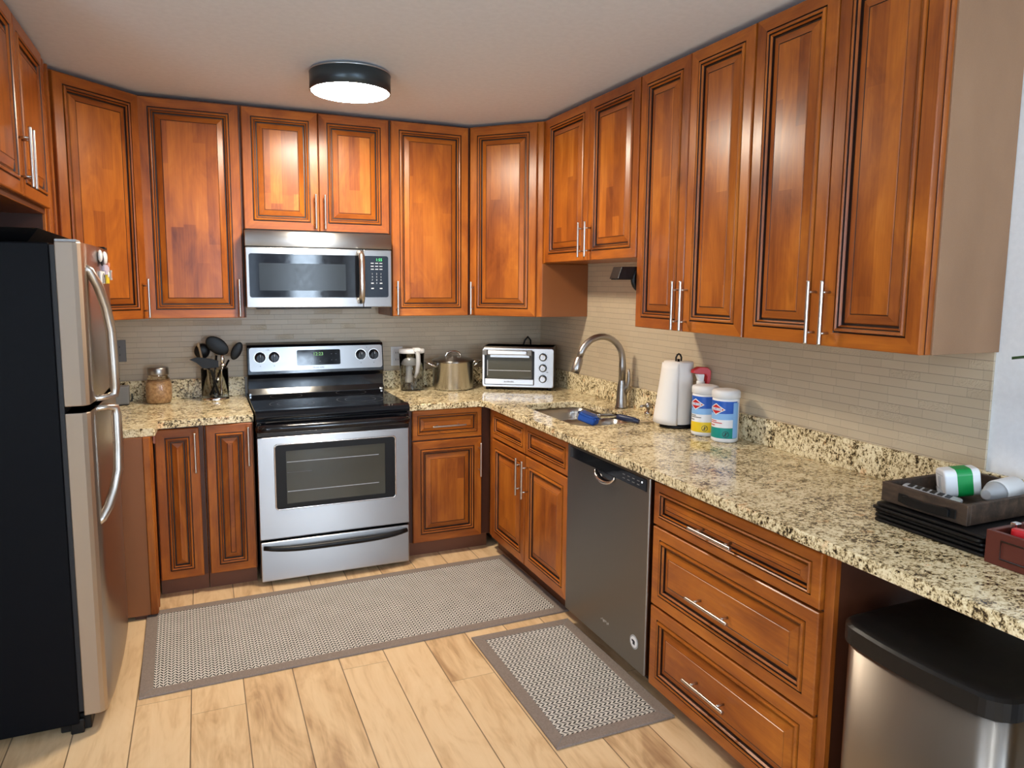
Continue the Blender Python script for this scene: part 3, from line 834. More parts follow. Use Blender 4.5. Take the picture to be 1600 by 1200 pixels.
for i, row in enumerate(('123', '456', '789')):
    for j, ch in enumerate(row): ks.append(text_mb(ch, .0115, lambda x, y, d, i=i, j=j: (-1.217+.0235*j+x, -.4028-d, 1.546-.0165*i+y), depth=.0002))
ks.append(text_mb('0', .0115, lambda x, y, d: (-1.1935+x, -.4028-d, 1.496+y), depth=.0002))
for x, z in ((-1.217, 1.496), (-1.170, 1.496), (-1.217, 1.468), (-1.170, 1.468)): ks.append(MB().box(x-.007, x+.007, -.4030, -.4024, z-.003, z+.003))
part('legends', merge(*ks), 'legend', kp)
part('underside_grille', MB().box(x0+.05, x1-.10, -.34, -.06, 1.358, 1.366), 'black', mw, True, .002, 1)

# ------------------------------------------------------------------ dishwasher
dw = thing('dishwasher', 'built-in stainless dishwasher between sink cabinet and drawers', 'dishwasher', (-.3, -1.888, 0))
y0, y1 = -2.194, -1.582
part('body', MB().box(-.600, -.03, y0+.004, y1-.004, .075, BH), 'black', dw, True, .002, 1)
part('toe_kick', MB().box(-.56, -.54, y0+.004, y1-.004, .0, .075), 'black', dw)
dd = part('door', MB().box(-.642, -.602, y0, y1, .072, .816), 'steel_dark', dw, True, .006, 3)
part('control_strip', MB().box(-.6445, -.6415, y0+.018, y1-.030, .763, .808), 'black_glass', dd, True, .001, 1)
ks = []
for i in range(4):
    for j in range(2):
        yy = -2.03-.032*i; ks.append(MB().box(-.6452, -.6446, yy-.008, yy+.008, .776+.014*j, .779+.014*j))
part('legends', merge(*ks), 'grey', dd)
part('indicator', MB().box(-.6452, -.6446, -2.152, -2.146, .789, .794), 'led_white', dd)
hm = MB()
sc = []
for i in range(13):
    a = PI*i/12; sc.append((-1.896+.072*math.cos(a), .762-.034*math.sin(a)))
hm.prism(sc, -.6436, -.6405, 'x')
part('pocket_recess', hm, 'black_gloss', dd)
lip = [(-.646-.010*math.sin(PI*i/12), -1.896+.072*math.cos(PI*i/12), .762-.034*math.sin(PI*i/12)) for i in range(13)]
part('pocket_handle', MB().tube(lip, [.003+.005*math.sin(PI*i/12) for i in range(13)], 10), 'chrome', dd, label='bright crescent pull of the pocket handle')
bz = MB().lathe([(.0265, 0), (.0265, .001)], (-.6420, -2.125, .175), 28, axis='x')
bdg = part('badge', bz, 'lgrey', dd, label='small round badge')
part('badge_ring', MB().lathe([(.0205, .0009), (.0205, .0018)], (-.6420, -2.125, .175), 28, axis='x'), 'print_white', bdg)
part('badge_mark', MB().box(-.6446, -.6436, -2.133, -2.120, .166, .181).box(-.6446, -.6436, -2.128, -2.113, .176, .183), 'ink', bdg)
lm = MB()
for i in range(7): lm.box(-.6424, -.6418, -1.888-.009*i-.006, -1.888-.009*i, .158+.004*math.sin(i*2.1), .163+.006*abs(math.sin(i*1.3)))
part('emblem', lm, 'chrome', dd)

# ------------------------------------------------------------------ fridge
fr = thing('refrigerator', 'top-freezer refrigerator with black sides and stainless doors', 'refrigerator', (-2.7, -1.28, 0))
FY0, FY1 = -1.672, -.905
part('cabinet_body', MB().box(-2.932, -2.502, FY0, FY1, .035, 1.612), 'black_side', fr, True, .006, 3)
part('base_grille', MB().box(-2.56, -2.470, FY0+.02, FY1-.02, .004, .060), 'black', fr, True, .003, 1)
part('roller_foot', MB().box(-2.53, -2.49, FY0+.005, FY0+.045, 0, .05), 'black', fr, True, .004, 2)
part('gasket', MB().box(-2.502, -2.489, FY0+.008, FY1-.008, .075, 1.605), 'rubber', fr)
def fdoor(z0, z1, name):
    pts = [(-2.488, FY0), (-2.440, FY0), (-2.428, FY0+.006), (-2.419, FY0+.018)]
    for i in range(1, 8):
        t = i/8; pts.append((-2.414-.000+.010*math.sin(PI*t), FY0+.03+(FY1-FY0-.06)*t))
    pts += [(-2.419, FY1-.018), (-2.428, FY1-.006), (-2.440, FY1), (-2.488, FY1)]
    mb = MB(); n = len(pts)
    mb.v = [(x, y, z) for z in (z0, z1) for x, y in pts]
    mb.f = [list(range(n))[::-1], list(range(n, 2*n))]; mb.m = [0, 0]; mb.s = [False, False]
    for i in range(n):
        mb.f.append([i, (i+1) % n, n+(i+1) % n, n+i]); mb.m.append(0); mb.s.append(3 <= i < 11)
    return part(name, mb, 'steel_door', fr, True, .003, 2)
fd1 = fdoor(1.100, 1.615, 'freezer_door'); fd2 = fdoor(.062, 1.078, 'fridge_door')
hp = [(-2.425, -1.592, 1.545), (-2.408, -1.585, 1.530), (-2.388, -1.560, 1.48), (-2.372, -1.535, 1.41), (-2.362, -1.52, 1.33), (-2.360, -1.515, 1.22), (-2.360, -1.515, 1.135), (-2.362, -1.515, 1.112), (-2.385, -1.53, 1.106), (-2.418, -1.56, 1.106)]
part('handle', MB().tube(hp, [.010, .014, .016, .016, .016, .016, .016, .014, .011, .010], 12), 'nickel', fd1, label='long curved satin freezer handle')
hp = [(-2.418, -1.56, 1.072), (-2.385, -1.53, 1.072), (-2.362, -1.515, 1.066), (-2.360, -1.515, 1.04), (-2.360, -1.515, .93), (-2.363, -1.52, .85), (-2.375, -1.54, .790), (-2.394, -1.567, .735), (-2.412, -1.59, .702), (-2.425, -1.60, .690)]
part('handle', MB().tube(hp, [.010, .011, .014, .016, .016, .016, .016, .016, .014, .010], 12), 'nickel', fd2, label='long curved satin fridge handle')
part('hinge_cover', MB().box(-2.49, -2.43, FY0+.02, FY0+.10, 1.615, 1.624), 'lgrey', fr, True, .003, 2)
part('hinge_cover', MB().box(-2.47, -2.42, FY1-.10, FY1-.03, 1.615, 1.630), 'black', fr, True, .003, 2)

# magnets on the freezer door
def magnet(label, y, z, mb, mats):
    solo('fridge_magnet', mb, mats, label, 'magnet', (-2.4042, y, z), 'magnets on the freezer door', .001, 1)
mg = MB().box(0, .008, -.05, .05, -.022, .022, 0).box(.008, .012, -.03, .01, -.012, .014, 1)
magnet('white figure-shaped magnet highest on the freezer door, nearer the handle', -1.345, 1.583, MB().ball((.006, -.02, .0), .018, 0, sc=(.4, 1.3, 1.2)).ball((.006, .022, -.012), .016, 1, sc=(.4, 1.2, 1.4)).box(0, .006, -.03, .03, -.012, .01, 0), ['print_white', 'ink'])
magnet('round white magnet beside the figure-shaped magnet', -1.235, 1.580, MB().ball((.006, 0, 0), .024, 0, sc=(.35, 1.6, 1)).box(0, .006, -.02, .02, -.012, .012, 0), ['print_white'])
magnet('lavender ribbon-shaped magnet below the white round one', -1.190, 1.545, MB().box(0, .008, -.085, .07, -.012, .010, 0).box(0, .009, -.06, .02, -.026, -.010, 0).box(0, .009, .03, .085, .004, .020, 1), [plain('lavender_print', (.50, .45, .58), .5), 'peach'])
magnet('square photo magnet with a grey arch, lowest left of the magnets', -1.310, 1.508, MB().box(0, .006, -.06, .055, -.022, .022, 0).tube([(.0066, -.025, -.02), (.0066, -.02, .005), (.0066, .005, .013), (.0066, .025, .003), (.0066, .03, -.02)], .0035, 8, 1), ['print_white', 'grey'])
magnet('yellow slim magnet beside the square photo magnet', -1.165, 1.510, MB().box(0, .007, -.035, .035, -.024, .026, 0).ball((.008, 0, .01), .012, 1, sc=(.3, 1.4, 1)), ['yellow', 'print_white'])
magnet('pale narrow magnet farthest from the freezer handle', -1.035, 1.518, MB().box(0, .006, -.022, .022, -.018, .020, 0).box(.006, .007, -.008, .010, -.01, .012, 1), ['lgrey', 'peach'])

# tray on top of the fridge
tr = MB()
def tray_ring(x0, x1, y0, y1, z): return [(x0, y0, z), (x1, y0, z), (x1, y1, z), (x0, y1, z)]
ox = [tray_ring(-.16, .13, -.27, .20, .004), tray_ring(-.19, .168, -.33, .24, .042), tray_ring(-.195, .173, -.335, .245, .040), tray_ring(-.16, .13, -.27, .20, 0)]
for r_ in ox: tr.v += r_
for j in range(3):
    for i in range(4): tr.f.append([4*j+i, 4*j+(i+1) % 4, 4*j+4+(i+1) % 4, 4*j+4+i]); tr.m.append(0); tr.s.append(False)
tr.f += [[0, 1, 2, 3], [12, 13, 14, 15]]; tr.m += [0, 0]; tr.s += [False]*2
solo('baking_tray', tr, 'black', 'black flared baking tray lying on top of the fridge', 'tray', (-2.700, -1.330, 1.6135))

# ------------------------------------------------------------------ ceiling lamps
def ceiling_lamp(x, y, label, mat):
    c = thing('ceiling_light', label, 'ceiling light', (x, y, 2.40))
    part('mount', MB().lathe([(.150, 0), (.150, -.012), (.12, -.018)], (x, y, 2.40), 40), 'lamp_trim', c)
    part('drum_band', MB().lathe([(.166, -.010), (.172, -.014), (.172, -.086), (.167, -.088), (.165, -.080), (.165, -.016)], (x, y, 2.40), 56, caps=False), 'lamp_band', c)
    part('top_trim', MB().lathe([(.160, -.004), (.171, -.007), (.174, -.013), (.168, -.016)], (x, y, 2.40), 56), 'lamp_trim', c)
    part('diffuser', MB().lathe([(.164, -.070), (.1655, -.086), (.160, -.0905), (.10, -.093), (.02, -.0935)], (x, y, 2.40), 48), mat, c, label='glowing white diffuser')
ceiling_lamp(-1.447, -1.045, 'round drum ceiling light with a dark slate band above the range floor mat', 'lamp_warm')
ceiling_lamp(-2.05, -5.45, 'round drum ceiling light over the rear of the room, behind the camera', 'lamp_cool')

# ------------------------------------------------------------------ floor mats
def mat(label, loc, rz, Lx, Wy, bw=.046):
    c = thing('floor_mat', label, 'mat', loc, rz, 'woven floor mats')
    part('woven_field', MB().box(-Lx/2+bw*.5, Lx/2-bw*.5, -Wy/2+bw*.5, Wy/2-bw*.5, .0005, .007), 'weave', c, False)
    b = MB()
    o = [(-Lx/2, -Wy/2), (Lx/2, -Wy/2), (Lx/2, Wy/2), (-Lx/2, Wy/2)]; i_ = [(-Lx/2+bw, -Wy/2+bw), (Lx/2-bw, -Wy/2+bw), (Lx/2-bw, Wy/2-bw), (-Lx/2+bw, Wy/2-bw)]
    b.v = [(x, y, 0) for x, y in o]+[(x, y, .0085) for x, y in o]+[(x, y, .0095) for x, y in i_]+[(x, y, 0) for x, y in i_]
    for j in range(4):
        for k in range(4): b.f.append([4*j+k, 4*j+(k+1) % 4, 4*((j+1) % 4)+(k+1) % 4, 4*((j+1) % 4)+k]); b.m.append(0); b.s.append(False)
    part('binding', b, 'binding', c, False, .0015, 1)
    s_ = MB()
    for p, q in zip(o, i_):
        d = Vector((q[0]-p[0], q[1]-p[1], 0)).normalized()*.0012; nn = Vector((-d.y, d.x, 0))
        s_.v += [(p[0]+nn.x, p[1]+nn.y, .0086), (p[0]-nn.x, p[1]-nn.y, .0086), (q[0]-nn.x, q[1]-nn.y, .0098), (q[0]+nn.x, q[1]+nn.y, .0098)]
        k = len(s_.v)-4; s_.f.append([k, k+1, k+2, k+3]); s_.m.append(0); s_.s.append(False)
    part('corner_seam', s_, 'grey', c, False)
mat('long taupe-bordered woven runner mat in front of the range', (-1.462, -1.142, 0), math.radians(1.2), 1.77, .735)
mat('short taupe-bordered woven mat in front of the dishwasher', (-.846, -1.955, 0), PI/2, .785, .462)

# ------------------------------------------------------------------ outlet plates
def outlet(label, x, z, dark):
    c = thing('wall_outlet', label, 'outlet', (x, -.010, z))
    part('plate', MB().box(x-.036, x+.036, -.0145, -.0095, z-.058, z+.058), 'grey' if dark else 'white', c, True, .002, 2)
    for dz in (-.021, .021):
        s_ = part('socket', MB().prism(rrect(x-.016, x+.016, z+dz-.014, z+dz+.014, .008), -.0165, -.0140, 'y'), 'grey' if dark else 'white', c)
        part('slots', MB().box(x-.008, x-.005, -.0170, -.0160, z+dz-.005, z+dz+.006).box(x+.005, x+.008, -.0170, -.0160, z+dz-.005, z+dz+.005), 'ink', s_)
outlet('white wall outlet plate on the tile behind the water pitcher', -.985, 1.055, False)
outlet('dark grey wall outlet plate on the tile beside the fridge', -2.487, 1.130, True)

# ------------------------------------------------------------------ things on the left counter
jx, jy = -2.297, -.130
j = thing('glass_jar', 'rounded glass jar of tan crumbs with a silver lid, left of the utensil crock', 'jar', (jx, jy, ZC))
prof = [(.045, 0), (.056, .004), (.062, .020), (.064, .055), (.063, .095), (.058, .120), (.049, .137), (.047, .152)]
def squircle(mb, p=3.4):
    out = []
    for x, y, z in mb.v:
        dx, dy = x-jx, y-jy; a = math.atan2(dy, dx); k = (abs(math.cos(a))**p+abs(math.sin(a))**p)**(-1/p)
        f = 1+(k-1)*.6; out.append((jx+dx*f, jy+dy*f, z))
    mb.v = out; return mb
o = part('glass_body', squircle(MB().lathe(prof, (jx, jy, ZC), 48, caps=False)), 'glass', j)
part('contents', squircle(MB().lathe([(.042, .004), (.052, .007), (.0585, .022), (.0605, .055), (.0595, .090), (.050, .106), (.03, .114), (.01, .110)], (jx, jy, ZC), 40)), 'sand', j, label='tan crumbly contents')
part('lid', MB().lathe([(.050, .150), (.051, .153), (.051, .184), (.048, .189), (.01, .189)], (jx, jy, ZC), 40), 'faucet', j, label='silver screw lid')

kx, ky = -2.022, -.130
k = thing('utensil_crock', 'clear cylinder crock holding black cooking utensils, left of the range', 'crock', (kx, ky, ZC))
part('clear_wall', MB().lathe([(.069, .003), (.069, .172), (.066, .172), (.066, .006)], (kx, ky, ZC), 40, caps=False), 'clear', k)
part('base', MB().lathe([(.070, 0), (.071, .004), (.071, .014), (.068, .018), (.02, .018)], (kx, ky, ZC), 40), 'chrome', k)
def utensil(name, label, base, tip, head, mats='black'):
    """shaft from base to tip, plus a head MB already in room coordinates"""
    b = MB().tube([base, tip], [.006, .0055], 10)
    loc = base
    mb = merge(b, head); mb.v = [(x-loc[0], y-loc[1], z-loc[2]) for x, y, z in mb.v]
    solo(name, mb, mats, label, 'utensil', loc, 'cooking utensils in the crock', .0)
def blade(c, ang, w, h, tilt=0, pts=14, thick=.006, bowl_=0.):
    """an oval blade standing in the x-z plane, turned by ang"""
    mb = MB().ball((0, 0, 0), 1, 0, 22, 12, (w, thick, h))
    m_ = Matrix.Translation(Vector(c)) @ Matrix.Rotation(tilt, 4, 'X') @ Matrix.Rotation(ang, 4, 'Y')
    return mb.xf(m_)
utensil('spatula', 'large oval black spoon blade rising highest from the crock', (kx-.01, ky+.020, ZC+.024), (kx+.012, ky+.014, ZC+.24), blade((kx+.018, ky+.014, ZC+.292), -.9, .042, .066))
utensil('ladle', 'round black ladle leaning left at the back of the crock', (kx+.015, ky+.036, ZC+.024), (kx-.052, ky+.052, ZC+.235), blade((kx-.058, ky+.053, ZC+.262), .2, .040, .042, thick=.018))
utensil('slotted_turner', 'black turner with a pointed blade hanging over the left rim of the crock', (kx+.02, ky-.012, ZC+.024), (kx-.035, ky-.03, ZC+.195), MB().prism([(kx-.122, ZC+.226), (kx-.085, ZC+.238), (kx-.02, ZC+.228), (kx+.02, ZC+.215), (kx+.02, ZC+.180), (kx-.055, ZC+.176), (kx-.09, ZC+.210)], ky-.038, ky-.028, 'y'))
utensil('cooking_spoon', 'black spoon leaning far right out of the crock', (kx-.026, ky+.006, ZC+.024), (kx+.074, ky+.0, ZC+.215), blade((kx+.115, ky+.0, ZC+.262), .45, .026, .052))
utensil('wooden_spoon', 'thin brown wooden spoon handle at the left back of the crock', (kx-.022, ky+.036, ZC+.022), (kx-.074, ky+.016, ZC+.295), MB().ball((kx-.075, ky+.016, ZC+.298), .009, 0, sc=(.8, .6, 1.6)), 'wood_pale')
utensil('tongs', 'shiny metal utensil end at the front right of the crock', (kx+.03, ky-.022, ZC+.024), (kx+.040, ky-.038, ZC+.205), MB().ball((kx+.040, ky-.039, ZC+.222), .015, 0, sc=(.7, .6, 1.7)).ball((kx+.041, ky-.040, ZC+.192), .012, 0, sc=(1.2, .6, .8)), 'chrome')

gb = thing('countertop_gadget', 'small grey upright box on the counter beside the fridge', 'box', (-2.470, -.130, ZC))
part('casing', MB().box(-2.508, -2.436, -.165, -.095, ZC+.004, ZC+.098), 'grey', gb, True, .006, 2)
part('foot', MB().box(-2.505, -2.439, -.162, -.098, ZC, ZC+.005), 'black', gb)
part('hook', MB().tube([(-2.436, -.13, ZC+.018), (-2.428, -.13, ZC+.016), (-2.424, -.13, ZC+.03), (-2.424, -.13, ZC+.055)], .004, 8), 'black', gb)

# ------------------------------------------------------------------ right of the range: pitcher, pot, toaster oven
px, py = -.930, -.150
p = thing('water_pitcher', 'clear water filter pitcher with a white top, right of the range', 'pitcher', (px, py, ZC))
part('clear_body', MB().lathe([(.060, .0), (.064, .004), (.068, .12), (.073, .225), (.071, .225), (.066, .12), (.062, .007)], (px, py, ZC), 40, sx=1.05, sy=.78, caps=False), 'smoke', p)
part('base', MB().lathe([(.060, .001), (.063, .008), (.02, .010)], (px, py, ZC), 40, sx=1.05, sy=.78), 'smoke', p)
part('reservoir', MB().lathe([(.055, .150), (.064, .155), (.0685, .222), (.05, .222)], (px, py, ZC), 36, sx=1.05, sy=.76), 'white', p, label='white upper reservoir')
part('filter_column', MB().lathe([(.020, .05), (.022, .055), (.022, .085), (.018, .088), (.018, .150)], (px-.018, py, ZC), 20), 'white', p, label='white filter cartridge')
lid = MB().lathe([(.074, .224), (.0755, .228), (.0755, .240), (.070, .249), (.02, .252)], (px, py, ZC), 40, sx=1.05, sy=.80)
part('lid', lid, 'white', p)
part('lid_latch', MB().box(px-.005, px+.034, py-.072, py-.030, ZC+.235, ZC+.258), 'white', p, True, .004, 2)
hp = [(px+.016, py-.060, ZC+.236), (px+.015, py-.084, ZC+.215), (px+.013, py-.094, ZC+.17), (px+.008, py-.086, ZC+.12), (px+.0, py-.070, ZC+.085)]
part('handle', MB().tube(hp, [.013, .014, .014, .012, .008], 12), 'lgrey', p)

px, py = -.676, -.170
p = thing('stock_pot', 'stainless steel stock pot with lid between pitcher and toaster oven', 'pot', (px, py, ZC))
part('pot_body', MB().lathe([(.108, 0), (.120, .004), (.124, .012), (.124, .166), (.127, .170), (.122, .170), (.120, .012)], (px, py, ZC), 56, caps=False).lathe([(.108, 0), (.10, .001)], (px, py, ZC), 40), 'steel_pot' if 'steel_pot' in M else 'steel', p)
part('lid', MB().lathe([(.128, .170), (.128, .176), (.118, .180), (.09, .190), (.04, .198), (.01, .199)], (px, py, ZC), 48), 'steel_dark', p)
hp = [(px-.05*math.cos(PI*i/10), py, ZC+.188+.040*math.sin(PI*i/10)**.7) for i in range(11)]
part('lid_handle', MB().tube(hp, .0062, 10), 'chrome', p)
for s_ in (-1, 1):
    hp = [(px+s_*.120, py-.035, ZC+.140), (px+s_*.150, py-.032, ZC+.156), (px+s_*.172, py-.02, ZC+.165), (px+s_*.176, py, ZC+.166), (px+s_*.172, py+.02, ZC+.165), (px+s_*.150, py+.032, ZC+.156), (px+s_*.120, py+.035, ZC+.140)]
    part('side_handle', MB().tube(hp, .0058, 10), 'chrome', p)

TA = math.atan2(-.222, .372)
to = thing('toaster_oven', 'stainless toaster oven angled into the counter corner', 'toaster oven', (-.521, -.262, ZC), TA)
TW, TH, TD, TZ = .432, .242, .225, .018
poly = [(-.012, TZ), (-.016, TZ+.04), (-.016, TZ+TH*.55), (-.004, TZ+TH*.92), (.016, TZ+TH), (TD-.03, TZ+TH), (TD, TZ+TH-.03), (TD, TZ)]
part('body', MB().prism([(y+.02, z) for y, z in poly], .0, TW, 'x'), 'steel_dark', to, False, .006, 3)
fr_ = MB().prism(rrect(.0, TW, TZ, TZ+TH-.006, .016), -.006, .012, 'y')
part('front_frame', fr_, 'steel', to, False, .003, 2)
dz0 = TZ+.014
gd = part('door', MB().prism(rrect(.014, .316, dz0, TZ+TH-.022, .006), -.0105, -.004, 'y'), 'black', to, False)
part('glass', MB().box(.030, .302, -.0120, -.0100, dz0+.040, TZ+TH-.040), 'oven_glass', gd, False)
part('lower_rail', MB().box(.018, .312, -.0150, -.0100, dz0+.003, dz0+.036), 'steel', gd, False, .002, 1)
part('upper_rail', MB().box(.050, .286, -.0140, -.0100, TZ+TH-.062, TZ+TH-.046), 'steel', gd, False, .001, 1)
part('rack', MB().box(.040, .296, -.0128, -.0118, dz0+.086, dz0+.089).box(.032, .035, -.0128, -.0118, dz0+.055, dz0+.150), 'legend', gd, False)
part('handle', MB().box(.036, .275, -.050, -.034, TZ+TH-.044, TZ+TH-.016), 'steel', gd, False, .006, 3)
part('handle_bracket', MB().box(.010, .036, -.050, -.006, TZ+TH-.046, TZ+TH-.016), 'grey', gd, False, .004, 2)
part('handle_bracket', MB().box(.275, .303, -.050, -.006, TZ+TH-.046, TZ+TH-.016), 'grey', gd, False, .004, 2)
for i, zz in enumerate((TZ+.185, TZ+.120, TZ+.055)):
    kb = MB().lathe([(.024, 0), (.024, .004)], (.368, -.006, zz), 28, 1, axis='y').lathe([(.019, .004), (.0205, .006), (.018, .024), (.015, .027)], (.368, -.006, zz), 28, axis='y')
    kn = part('knob', kb, ['steel', 'black'], to, False)
    part('pointer', MB().box(.3665, .3695, -.0342, -.0325, zz-.014, zz+.016), 'lgrey', kn, False)
tk = []
for zz in (TZ+.185, TZ+.120, TZ+.055):
    for a in range(-4, 5):
        an = PI/2+a*.52; tk.append(MB().box(.368+.030*math.cos(an)-.0012, .368+.030*math.cos(an)+.0012, -.0068, -.0058, zz+.030*math.sin(an)-.0012, zz+.030*math.sin(an)+.0012))
tk.append(MB().box(.388, .400, -.0068, -.0058, TZ+.092, TZ+.098))
part('dial_marks', merge(*tk), 'grey', to, False)
for fx_ in (.03, TW-.03):
    for fy_ in (.03, TD-.03): part('foot', MB().lathe([(.012, 0), (.014, TZ)], (fx_, fy_, 0), 12), 'black', to, False)
lm_ = MB()
for i in range(8): lm_.box(.135+.0075*i, .135+.0075*i+.005, -.0155, -.0149, dz0+.016, dz0+.0225+.002*(i % 3 == 0))
part('emblem', lm_, 'grey', gd, False)
cd = MB().tube([(-.155, -.018, 1.00), (-.155, -.030, 1.08), (-.140, -.035, 1.135), (-.118, -.034, 1.158), (-.098, -.033, 1.135), (-.092, -.028, 1.07), (-.09, -.026, ZC+.005)], .0055, 8)
cd.v = [(x+.12, y+.008, z-ZC) for x, y, z in cd.v]
solo('power_cord', cd, 'black', 'black bent power cord peeking over the toaster oven', 'cord', (-.12, -.02, ZC))

# ------------------------------------------------------------------ under-cabinet device
ud = thing('mounted_device', 'black device on a round mount, fixed to the cabinet side above the faucet', 'device', (-.30, -1.575, 1.52))
hd = MB().prism([(-.385, 1.575), (-.405, 1.522), (-.31, 1.520), (-.27, 1.528), (-.27, 1.577)], -1.572, -1.500, 'y'); part('head', hd, 'black', ud, True, .003, 2)
part('lens', MB().box(-.398, -.325, -1.566, -1.506, 1.5185, 1.5215), 'black_gloss', ud)
part('mounting_disc', MB().lathe([(.060, 0), (.060, .010), (.05, .014)], (-.272, -1.560, 1.522), 32, axis='y'), 'black', ud)

# ------------------------------------------------------------------ paper towel, cleaning bottles
tx, ty = -.106, -1.622
t_ = thing('paper_towel_holder', 'black upright paper towel stand with a loop top, right of the faucet', 'paper towel holder', (tx, ty, ZC))
part('base', MB().lathe([(.074, 0), (.076, .004), (.074, .012), (.02, .014)], (tx, ty, ZC), 40), 'black', t_)
part('rod', MB().tube([(tx, ty, ZC+.012), (tx, ty, ZC+.305)], .006, 12), 'black', t_)
part('loop', MB().tube([(tx-.014, ty+.0, ZC+.296), (tx-.0145, ty, ZC+.312), (tx-.008, ty, ZC+.324), (tx, ty, ZC+.328), (tx+.008, ty, ZC+.324), (tx+.0145, ty, ZC+.312), (tx+.014, ty, ZC+.296)], .0042, 10), 'black', t_)
t_ = thing('paper_towel_roll', 'white paper towel roll with a loose sheet, on the black stand', 'paper towel', (tx, ty, ZC+.014))
part('roll', MB().lathe([(.0095, .016), (.068, .016), (.069, .020), (.066, .288), (.064, .294), (.0095, .294)], (tx, ty, ZC), 56, caps=False), 'paper', t_)
sh = MB(); nu, nv = 12, 10
for jv in range(nv+1):
    v_ = jv/nv; z = ZC+.290-.276*v_
    for iu in range(nu+1):
        u_ = iu/nu
        a = math.radians(236-92*u_)
        out = .0715+.034*(u_**.8)*(v_**1.1)+.004*v_*(1-u_)+.014*v_*math.sin(PI*u_)
        ex = 1.0+.0*u_
        sh.v.append((tx+out*math.cos(a)*ex, ty+out*math.sin(a), z+.01*u_*v_))
for jv in range(nv):
    for iu in range(nu):
        q = jv*(nu+1)+iu; sh.f.append([q, q+1, q+nu+2, q+nu+1]); sh.m.append(0); sh.s.append(True)
o = part('loose_sheet', sh, 'paper', t_); md = o.modifiers.new('sheet', 'SOLIDIFY'); md.thickness = .0012

bx, by = -.066, -1.730
s_ = thing('spray_bottle', 'blue spray bottle with a red and white trigger behind the wipes', 'spray bottle', (bx, by, ZC))
part('bottle', MB().lathe([(.030, 0), (.036, .004), (.037, .10), (.036, .125), (.028, .150), (.016, .175), (.014, .195)], (bx, by, ZC), 32), 'clear', s_)
part('liquid', MB().lathe([(.028, .003), (.0345, .006), (.0352, .095), (.02, .096)], (bx, by, ZC), 32), 'liquid_blue', s_, label='dark blue liquid')
sc_ = MB()
for i in range(6):
    a = math.radians(228); sc_.box(bx+.0375*math.cos(a)-.003, bx+.0375*math.cos(a)+.003, by+.0375*math.sin(a)-.002, by+.0375*math.sin(a)+.002, ZC+.030+.016*i, ZC+.034+.016*i)
part('scale_marks', sc_, 'print_white', s_)
part('collar', MB().lathe([(.017, .190), (.018, .192), (.018, .215), (.014, .218)], (bx, by, ZC), 24), 'white', s_)
hdm = MB().prism([(-.050, .256), (-.048, .270), (-.02, .284), (.020, .282), (.038, .268), (.036, .225), (.026, .200), (.018, .205), (.020, .240), (.010, .252), (-.02, .252)], -.012, .012, 'y')
hdm.v = [(bx+x*.80-y*.0+.006, by+y-x*.35, ZC+z-.004) for x, y, z in hdm.v]
part('trigger_head', hdm, 'red', s_, True, .003, 2, label='red trigger head')
tg = MB().prism([(-.030, .252), (.010, .252), (.006, .218), (-.012, .214), (-.022, .238)], -.009, .009, 'y'); tg.v = [(bx+x*.80+.004, by+y-x*.35, ZC+z-.004) for x, y, z in tg.v]
part('nozzle', tg, 'white', s_, True, .003, 2, label='white nozzle and trigger guard')

